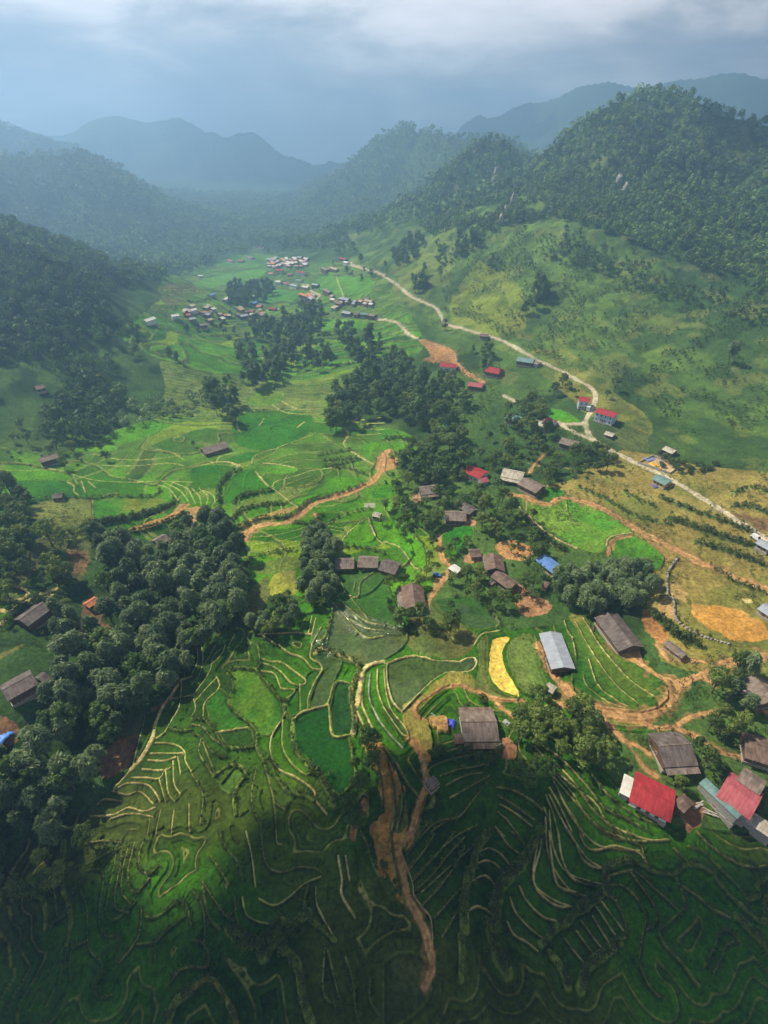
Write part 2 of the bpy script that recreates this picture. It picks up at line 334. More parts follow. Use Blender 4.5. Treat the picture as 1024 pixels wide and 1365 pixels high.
def line(tile, pts, width=.5, c=None, a=.9, h=.28, var=.5, bush=0, it=2):
    w = cast(chaikin(px_of(tile, pts), False, it)); c = TAN if c is None else c
    global LM
    LM = np.zeros((NR, NC), np.float32) if 'LM' not in globals() or LM is None else LM
    r0, r1, c0, c1 = wbox(w, width + 4); LM[r0:r1, c0:c1] = 0
    global BANKD
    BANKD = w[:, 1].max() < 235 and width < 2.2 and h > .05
    if BANKD: BANK_SHADE[r0:r1, c0:c1] = 0; SU[r0:r1, c0:c1] = 0
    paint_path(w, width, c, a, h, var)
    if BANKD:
        C[r0:r1, c0:c1] = mixc(C[r0:r1, c0:c1], c3(.022, .045, .010) * (.6 + .9 * n5[r0:r1, c0:c1])[..., None], BANK_SHADE[r0:r1, c0:c1] * .75 * a)  # grassy bank painted extra dark on the downhill side, as relief shading
        DZ[r0:r1, c0:c1] = np.maximum(DZ[r0:r1, c0:c1], SU[r0:r1, c0:c1] * .55); DZ[r0:r1, c0:c1] -= BANK_SHADE[r0:r1, c0:c1] * .12
    m = LM[r0:r1, c0:c1] * a * (0.05 + .75 * n3[r0:r1, c0:c1] + .3 * n5[r0:r1, c0:c1] + (.75 if width < 1.5 else 1.2) * n2[r0:r1, c0:c1]).clip(0, 1); v = (0.40 + .6 * n2[r0:r1, c0:c1] + .6 * n5[r0:r1, c0:c1])[..., None]
    C[r0:r1, c0:c1] = mixc(C[r0:r1, c0:c1], c * v, m)
    DZ[r0:r1, c0:c1] = np.maximum(DZ[r0:r1, c0:c1], LM[r0:r1, c0:c1] * (h + (.45 if BANKD else 0)) * (.5 + n5[r0:r1, c0:c1])) if h >= 0 else DZ[r0:r1, c0:c1] * (1 - LM[r0:r1, c0:c1]) + LM[r0:r1, c0:c1] * h
    LM[r0:r1, c0:c1] = 0
    LINES.append(w)
    if bush: BUSHLINES.append((w, bush, width))
    return w
LM = None; BANK_SHADE = np.zeros((NR, NC), np.float32); SU = np.zeros((NR, NC), np.float32); BANKD = False
UPL, UPR = cast([(430, 800)])[0], cast([(760, 930)])[0]
def UPX(y): return 12.0
WET = np.zeros((NR, NC), np.float32)
BT = c3(.33, .33, .11); BG = c3(.12, .19, .035); BD = c3(.20, .21, .07)
OLV = c3(.17, .165, .045)
# ---- fields (outlines traced from the photograph)
FLD = [
 ('C2', [(170, 210), (190, 150), (260, 100), (340, 90), (400, 170), (440, 190), (300, 215), (220, 262), (180, 275)], RICE, c3(.04, .17, .01)),
 ('C2', [(210, 310), (240, 265), (300, 245), (470, 212), (495, 250), (330, 292), (250, 340), (215, 370)], c3(.21, .22, .04), c3(.12, .2, .03)),
 ('C2', [(245, 400), (290, 355), (400, 318), (555, 283), (560, 300), (420, 345), (300, 385)], c3(.30, .22, .06), c3(.36, .24, .08)),
 ('C2', [(530, 250), (640, 210), (780, 120), (925, 140), (900, 175), (760, 215), (640, 240), (575, 275)], RICEB, c3(.06, .20, .012)),
 ('C2', [(340, 70), (540, 70), (545, 105), (365, 108)], RICEB, c3(.09, .25, .015)),
 ('C2', [(740, 290), (800, 265), (900, 243), (925, 280), (850, 310), (760, 305)], RICEB, c3(.05, .17, .01)),
 ('C2', [(665, 325), (780, 320), (795, 345), (720, 382), (680, 372)], RICE, RICE),
 ('C2', [(900, 215), (1024, 160), (1060, 190), (1060, 240), (960, 250)], RICEB, c3(.05, .17, .01)),
 ('C2', [(800, 480), (850, 420), (930, 355), (960, 430), (1000, 490), (900, 505)], c3(.06, .22, .012), RICEB),
 ('C2', [(950, 345), (1010, 340), (1100, 370), (1180, 430), (1245, 500), (1255, 610), (1190, 610), (1130, 530), (1010, 480), (975, 430)], c3(.045, .20, .01), RICEB),
 ('C2', [(410, 760), (430, 660), (520, 615), (560, 650), (560, 735), (480, 770)], c3(.30, .30, .045), OLV),
 ('C2', [(330, 600), (500, 550), (570, 560), (575, 600), (440, 640), (340, 640)], OLV, c3(.12, .17, .03)),
 ('C2', [(300, 750), (400, 660), (400, 780), (360, 850), (270, 900)], c3(.12, .14, .035), OLV),
 ('C2', [(520, 830), (570, 798), (650, 800), (650, 850), (530, 862)], c3(.05, .20, .01), RICEB),
 ('C2', [(770, 640), (900, 615), (1010, 640), (1040, 700), (1100, 850), (1130, 960), (1000, 960), (900, 900), (790, 770)], c3(.032, .105, .010), c3(.055, .12, .012)),
 ('C2', [(750, 800), (850, 830), (1000, 900), (1140, 960), (1120, 1040), (960, 1130), (800, 1110), (720, 1060), (745, 890)], c3(.055, .100, .020), c3(.075, .10, .025)),
 ('C3', [(310, 440), (400, 400), (470, 398), (472, 450), (400, 540), (345, 565), (308, 520)], c3(.03, .17, .01), RICE),
 ('C3', [(0, 145), (60, 155), (85, 200), (0, 238), (-60, 230), (-40, 180)], c3(.05, .21, .01), RICEB),
 ('C3', [(258, 805), (300, 785), (440, 770), (520, 800), (600, 880), (612, 920), (520, 942), (430, 922), (330, 872)], c3(.030, .095, .012), c3(.05, .10, .015)),
 ('P', [(693, 668), (704, 665), (730, 671), (757, 667), (785, 675), (815, 690), (838, 706), (842, 713), (815, 715), (808, 728), (802, 738), (780, 736), (750, 721), (720, 700), (698, 682)], c3(.08, .235, .018), c3(.14, .24, .028)),
 ('P', [(813, 730), (826, 717), (845, 716), (870, 730), (884, 745), (877, 760), (860, 757), (820, 746)], c3(.05, .21, .01), c3(.07, .2, .015)),
 ('C3', [(830, 190), (900, 183), (962, 213), (900, 255), (840, 232)], c3(.03, .16, .01), RICE),
 ('D3', [(868, 578), (950, 590), (1024, 628), (1040, 655), (930, 650), (868, 612)], c3(.06, .25, .01), RICEB),
 ('D3', [(-20, 760), (120, 765), (138, 800), (-20, 802)], c3(.09, .27, .014), RICEB),
 ('D3', [(-20, 690), (100, 700), (145, 742), (-20, 740)], c3(.05, .19, .014), RICEB),
 ('D3', [(-40, 835), (62, 832), (62, 890), (20, 905), (-40, 930)], DIRT, c3(.45, .25, .1)),
 ('D3', [(190, 215), (345, 260), (378, 330), (300, 335), (205, 318), (250, 290)], c3(.42, .20, .08), c3(.30, .16, .06)),
 ('C1', [(180, 280), (350, 245), (490, 250), (500, 350), (360, 405), (230, 405)], c3(.155, .185, .04), c3(.19, .20, .05)),
 ('C1', [(505, 262), (700, 245), (860, 245), (885, 282), (700, 330), (520, 360)], c3(.05, .19, .012), c3(.20, .23, .03)),
 ('C1', [(680, 402), (800, 365), (900, 325), (945, 280), (1005, 272), (985, 310), (850, 380), (730, 415)], DIRT, c3(.48, .25, .09)),
 ('C1', [(1000, 300), (1100, 290), (1090, 340), (1030, 380), (1000, 420)], DIRT, c3(.40, .22, .09)),
 ('C1', [(60, 155), (360, 150), (480, 232), (300, 240), (150, 268), (110, 240)], c3(.045, .17, .01), c3(.03, .13, .01)),
 ('C1', [(240, 420), (420, 400), (500, 380), (500, 480), (420, 640), (300, 520), (120, 720), (60, 700), (160, 520)], c3(.115, .13, .035), c3(.08, .10, .03)),
 ('C1', [(0, 730), (60, 715), (125, 735), (148, 755), (120, 775), (50, 785), (0, 765)], c3(.10, .15, .03), c3(.12, .11, .04)),
 ('C1', [(0, 800), (150, 790), (300, 740), (290, 760), (120, 800), (0, 838)], c3(.04, .14, .01), RICE),
 ('C1', [(-20, 850), (80, 860), (0, 900), (-20, 900)], RICEB, RICE),
 ('C1', [(340, 530), (440, 520), (470, 600), (420, 680), (380, 640)], c3(.16, .10, .05), c3(.1, .1, .03)),
 ('C1', [(500, 740), (560, 900), (640, 960), (520, 990), (380, 1024), (440, 900), (450, 800)], c3(.28, .14, .07), BROWN),
 ('A1', [(300, 0), (440, -10), (400, 20), (320, 50)], SOIL, BROWN),
 ('A1', [(-10, 390), (60, 410), (100, 490), (40, 540), (-10, 570)], c3(.32, .17, .09), BROWN),
 ('A1', [(545, 590), (620, 510), (760, 470), (755, 520), (700, 640), (620, 700), (548, 700)], c3(.20, .105, .055), c3(.12, .09, .035)),
 ('A1', [(640, 390), (760, 350), (770, 400), (740, 480), (620, 505), (600, 500)], c3(.07, .10, .03), c3(.11, .09, .04)),
 ('A1', [(790, 350), (850, 310), (945, 220), (965, 195), (905, 290), (830, 400)], c3(.26, .16, .07), BROWN),
 ('A1', [(785, 370), (840, 358), (820, 430), (725, 630), (718, 600), (760, 450)], RICED, RICED),
 ('A2', [(200, 150), (240, 130), (345, 140), (400, 215), (470, 300), (485, 390), (420, 480), (350, 470), (310, 410), (240, 360), (195, 300), (220, 230)], c3(.035, .13, .010), c3(.10, .19, .018)),
 ('A2', [(80, 320), (145, 240), (190, 270), (200, 310), (250, 380), (300, 425), (140, 462), (100, 410)], c3(.03, .12, .010), c3(.035, .10, .01)),
 ('A2', [(150, 475), (300, 448), (330, 500), (320, 535), (200, 545)], c3(.018, .065, .012), RICED),
 ('A2', [(545, 405), (585, 370), (725, 330), (735, 420), (755, 495), (835, 490), (865, 640), (865, 720), (785, 805), (700, 690), (620, 620), (560, 540)], c3(.014, .075, .009), c3(.022, .10, .01)),
 ('A2', [(740, 330), (770, 210), (835, 215), (835, 300), (855, 390), (860, 470), (760, 485)], c3(.016, .06, .012), RICED),
 ('A2', [(510, 310), (545, 250), (575, 240), (575, 360), (540, 395), (515, 360)], c3(.03, .12, .01), RICE),
 ('A2', [(580, 225), (625, 150), (685, 145), (640, 220), (615, 340), (583, 358)], c3(.03, .105, .01), RICE),
 ('A2', [(700, 140), (660, 60), (760, 50), (800, 100), (760, 190), (725, 310), (630, 335), (655, 220)], c3(.045, .085, .016), c3(.04, .10, .012)),
 ('A2', [(190, 700), (240, 650), (285, 690), (235, 780), (210, 800), (150, 760)], c3(.05, .12, .016), c3(.07, .14, .02)),
 ('A2', [(640, -60), (690, -80), (1000, -40), (1024, 70), (940, 120), (890, 110), (840, 70), (690, 30), (640, 40)], c3(.085, .10, .025), c3(.06, .10, .02)),
 ('A2', [(940, 470), (1024, 540), (1024, 900), (1010, 720), (940, 620), (905, 510)], c3(.46, .23, .06), c3(.13, .14, .035)),
 ('B3', [(0, -20), (80, -20), (70, 60), (78, 150), (100, 330), (85, 385), (45, 300), (0, 200)], c3(.46, .23, .06), c3(.16, .16, .04)),
 ('B2', [(960, -20), (1024, -20), (1024, 260), (985, 180)], c3(.40, .21, .06), c3(.13, .14, .035)),
 ('B3', [(0, 700), (100, 640), (240, 700), (230, 900), (60, 1040), (0, 1040)], c3(.05, .075, .02), c3(.08, .09, .025)),
 ('A2', [(900, 830), (935, 820), (930, 900), (870, 1040), (840, 1020)], c3(.40, .20, .08), BROWN),
 ('A3', [(15, 140), (20, 100), (150, 60), (280, 88), (400, 92), (470, 68), (492, 100), (450, 145), (330, 150), (250, 200), (170, 280), (95, 357), (50, 310), (25, 220)], c3(.050, .085, .017), c3(.06, .10, .018)),
 ('A3', [(95, 360), (170, 290), (330, 170), (450, 160), (560, 210), (600, 280), (500, 250), (360, 218), (280, 260), (180, 320), (240, 470), (250, 560), (160, 560)], c3(.26, .22, .05), c3(.14, .17, .035)),
 ('A3', [(-20, 540), (40, 640), (100, 740), (115, 900), (125, 960), (80, 1100), (-20, 1040)], c3(.46, .23, .06), c3(.20, .18, .04)),
 ('A3', [(90, 760), (118, 850), (128, 960), (60, 1020), (60, 900)], c3(.09, .13, .03), c3(.09, .13, .03)),
 ('A3', [(120, 500), (160, 480), (230, 600), (240, 760), (190, 880), (150, 1040), (100, 1100), (180, 850), (210, 690), (180, 590)], c3(.38, .20, .06), c3(.25, .18, .05)),
 ('A3', [(0, 360), (50, 440), (100, 520), (130, 490), (60, 400), (15, 330)], c3(.02, .06, .012), RICED),
 ('A3', [(590, 500), (690, 480), (695, 580), (620, 580)], c3(.36, .24, .13), SOIL),
 ('A3', [(235, 380), (340, 400), (340, 470), (260, 440)], c3(.45, .26, .09), c3(.30, .21, .06)),
 ('P', [(655, 862), (658, 853), (668, 849), (678, 851), (673, 860), (670, 872), (672, 886), (679, 902), (692, 926), (675, 923), (660, 912), (652, 897), (652, 877)], c3(.78, .52, .10), c3(.80, .56, .11)),
 ('P', [(637, 860), (650, 850), (650, 895), (660, 920), (690, 934), (640, 925), (640, 880)], c3(.10, .17, .035), c3(.14, .17, .04)),
 ('P', [(684, 852), (712, 848), (720, 890), (730, 920), (700, 925), (682, 895), (676, 870)], c3(.10, .17, .03), c3(.13, .18, .04)),
 ('P', [(752, 828), (780, 824), (800, 860), (870, 900), (890, 925), (872, 945), (832, 948), (775, 935), (762, 905), (768, 870)], c3(.028, .10, .010), c3(.06, .13, .015)),
 ('P', [(762, 828), (778, 824), (830, 880), (872, 915), (852, 930), (800, 890)], c3(.20, .19, .04), c3(.09, .15, .02)),
 ('C4', [(345, 830), (410, 855), (495, 990), (440, 1012), (378, 940)], c3(.42, .20, .07), c3(.36, .17, .06)),
 ('C4', [(430, 860), (470, 772), (512, 782), (520, 850), (535, 895), (470, 870)], c3(.40, .25, .10), c3(.44, .28, .12)),
 ('C4', [(620, 803), (700, 812), (850, 838), (960, 880), (1012, 940), (1000, 1002), (900, 1008), (780, 972), (660, 900)], c3(.52, .26, .055), c3(.42, .24, .06)),
 ('C4', [(490, 690), (560, 720), (600, 790), (520, 770), (492, 740)], c3(.55, .38, .14), c3(.40, .28, .10)),
 ('C4', [(885, 775), (920, 778), (942, 805), (900, 800)], c3(.60, .50, .20), c3(.60, .50, .20)),
 ('C4', [(380, 465), (450, 490), (490, 560), (450, 630), (480, 570), (430, 510)], c3(.30, .17, .07), c3(.30, .17, .07)),
 ('C4', [(160, 480), (220, 440), (290, 430), (280, 450), (200, 470), (185, 540), (165, 550)], c3(.36, .22, .09), SOIL),
 ('C4', [(330, 50), (410, 18), (552, 74), (500, 112), (430, 92)], c3(.46, .33, .18), c3(.5, .36, .2)),
 ('C4', [(820, 320), (1024, 350), (1024, 420), (940, 400)], c3(.26, .15, .08), BROWN),
 ('C3', [(610, 480), (700, 465), (795, 515), (760, 570), (700, 575), (620, 545)], c3(.48, .25, .10), c3(.40, .2, .09)),
 ('C3', [(420, 550), (480, 548), (520, 575), (440, 590)], SOIL, SOIL),
 ('C3', [(690, 690), (760, 730), (890, 815), (850, 865), (740, 865), (685, 770)], c3(.38, .20, .10), c3(.30, .15, .08)),
 ('C3', [(270, 660), (330, 665), (300, 720), (265, 720)], c3(.50, .30, .14), c3(.50, .30, .14)),
 ('C3', [(90, 740), (110, 860), (240, 860), (230, 830), (130, 830)], c3(.48, .27, .12), SOIL),
 ('C3', [(150, 220), (250, 225), (250, 260), (160, 265)], c3(.36, .22, .12), SOIL),
 ('C3', [(400, 330), (480, 340), (480, 390), (430, 390)], SOIL, SOIL),
 ('P', [(795, 822), (812, 820), (858, 880), (842, 885)], c3(.45, .27, .11), SOIL),
 ('P', [(905, 1080), (925, 1070), (945, 1085), (920, 1115)], c3(.26, .13, .07), BROWN),
 ('P', [(560, 800), (610, 830), (640, 850), (600, 880), (540, 860)], c3(.10, .13, .035), c3(.14, .13, .04)),
 ('D2', [(460, 370), (530, 360), (565, 385), (540, 408), (470, 400)], c3(.12, .29, .014), RICEB),
 ('D2', [(310, 500), (400, 480), (495, 500), (440, 560), (300, 560)], c3(.16, .25, .03), c3(.10, .22, .02)),
 ('D2', [(0, 900), (130, 880), (230, 900), (150, 1000), (0, 990)], c3(.028, .13, .010), RICE),
 ('D2', [(170, 850), (330, 812), (330, 850), (240, 872)], c3(.03, .15, .010), RICE),
 ('D2', [(250, 610), (500, 590), (640, 620), (600, 730), (400, 800), (230, 760)], c3(.035, .15, .010), RICE),
 ('D2', [(900, 770), (1024, 758), (1060, 800), (960, 800), (970, 860), (910, 820)], c3(.07, .24, .012), RICEB),
 ('D1', [(415, 790), (610, 765), (610, 805), (430, 808)], c3(.13, .31, .015), RICEB),
 ('D1', [(600, 700), (840, 640), (845, 700), (700, 760), (560, 770)], c3(.075, .25, .012), RICEB),
 ('H', [(20, 470), (330, 470), (330, 540), (60, 545)], c3(.07, .22, .02), RICEB),
 ('H', [(520, 370), (880, 380), (860, 500), (540, 480)], c3(.09, .22, .02), RICEB),
 ('H', [(500, 680), (850, 690), (840, 740), (520, 750)], c3(.14, .30, .02), RICEB),
 ('V', [(500, 270), (1000, 170), (1000, 240), (700, 300), (560, 330)], c3(.10, .24, .03), RICEB),
 ('V', [(200, 300), (460, 300), (500, 370), (260, 470)], c3(.12, .13, .04), c3(.09, .14, .03)),
]
FOUT = []
for t, p, ca, cb in FLD:
    wet = ca[1] > ca[0] * 1.5 and ca[1] > .05
    wetp = tuple(p[0]) in ((770, 640), (750, 800), (258, 805), (15, 140), (640, -60), (700, 140))
    w_ = poly(t, p, ca, 1.0 if wet else .92, 0.35 if wet or ca[0] > .7 else .9, cb)
    r0, r1, c0, c1 = wbox(w_, 1); ms_ = inpoly(GX[r0:r1, c0:c1], GY[r0:r1, c0:c1], w_); WET[r0:r1, c0:c1] = np.where(ms_, (sst(.42, .6, n2[r0:r1, c0:c1]) * .8 + .2) if wetp else 0, WET[r0:r1, c0:c1])
    if wet and t not in ('V', 'H'): FOUT.append((t, p + p[:1]))
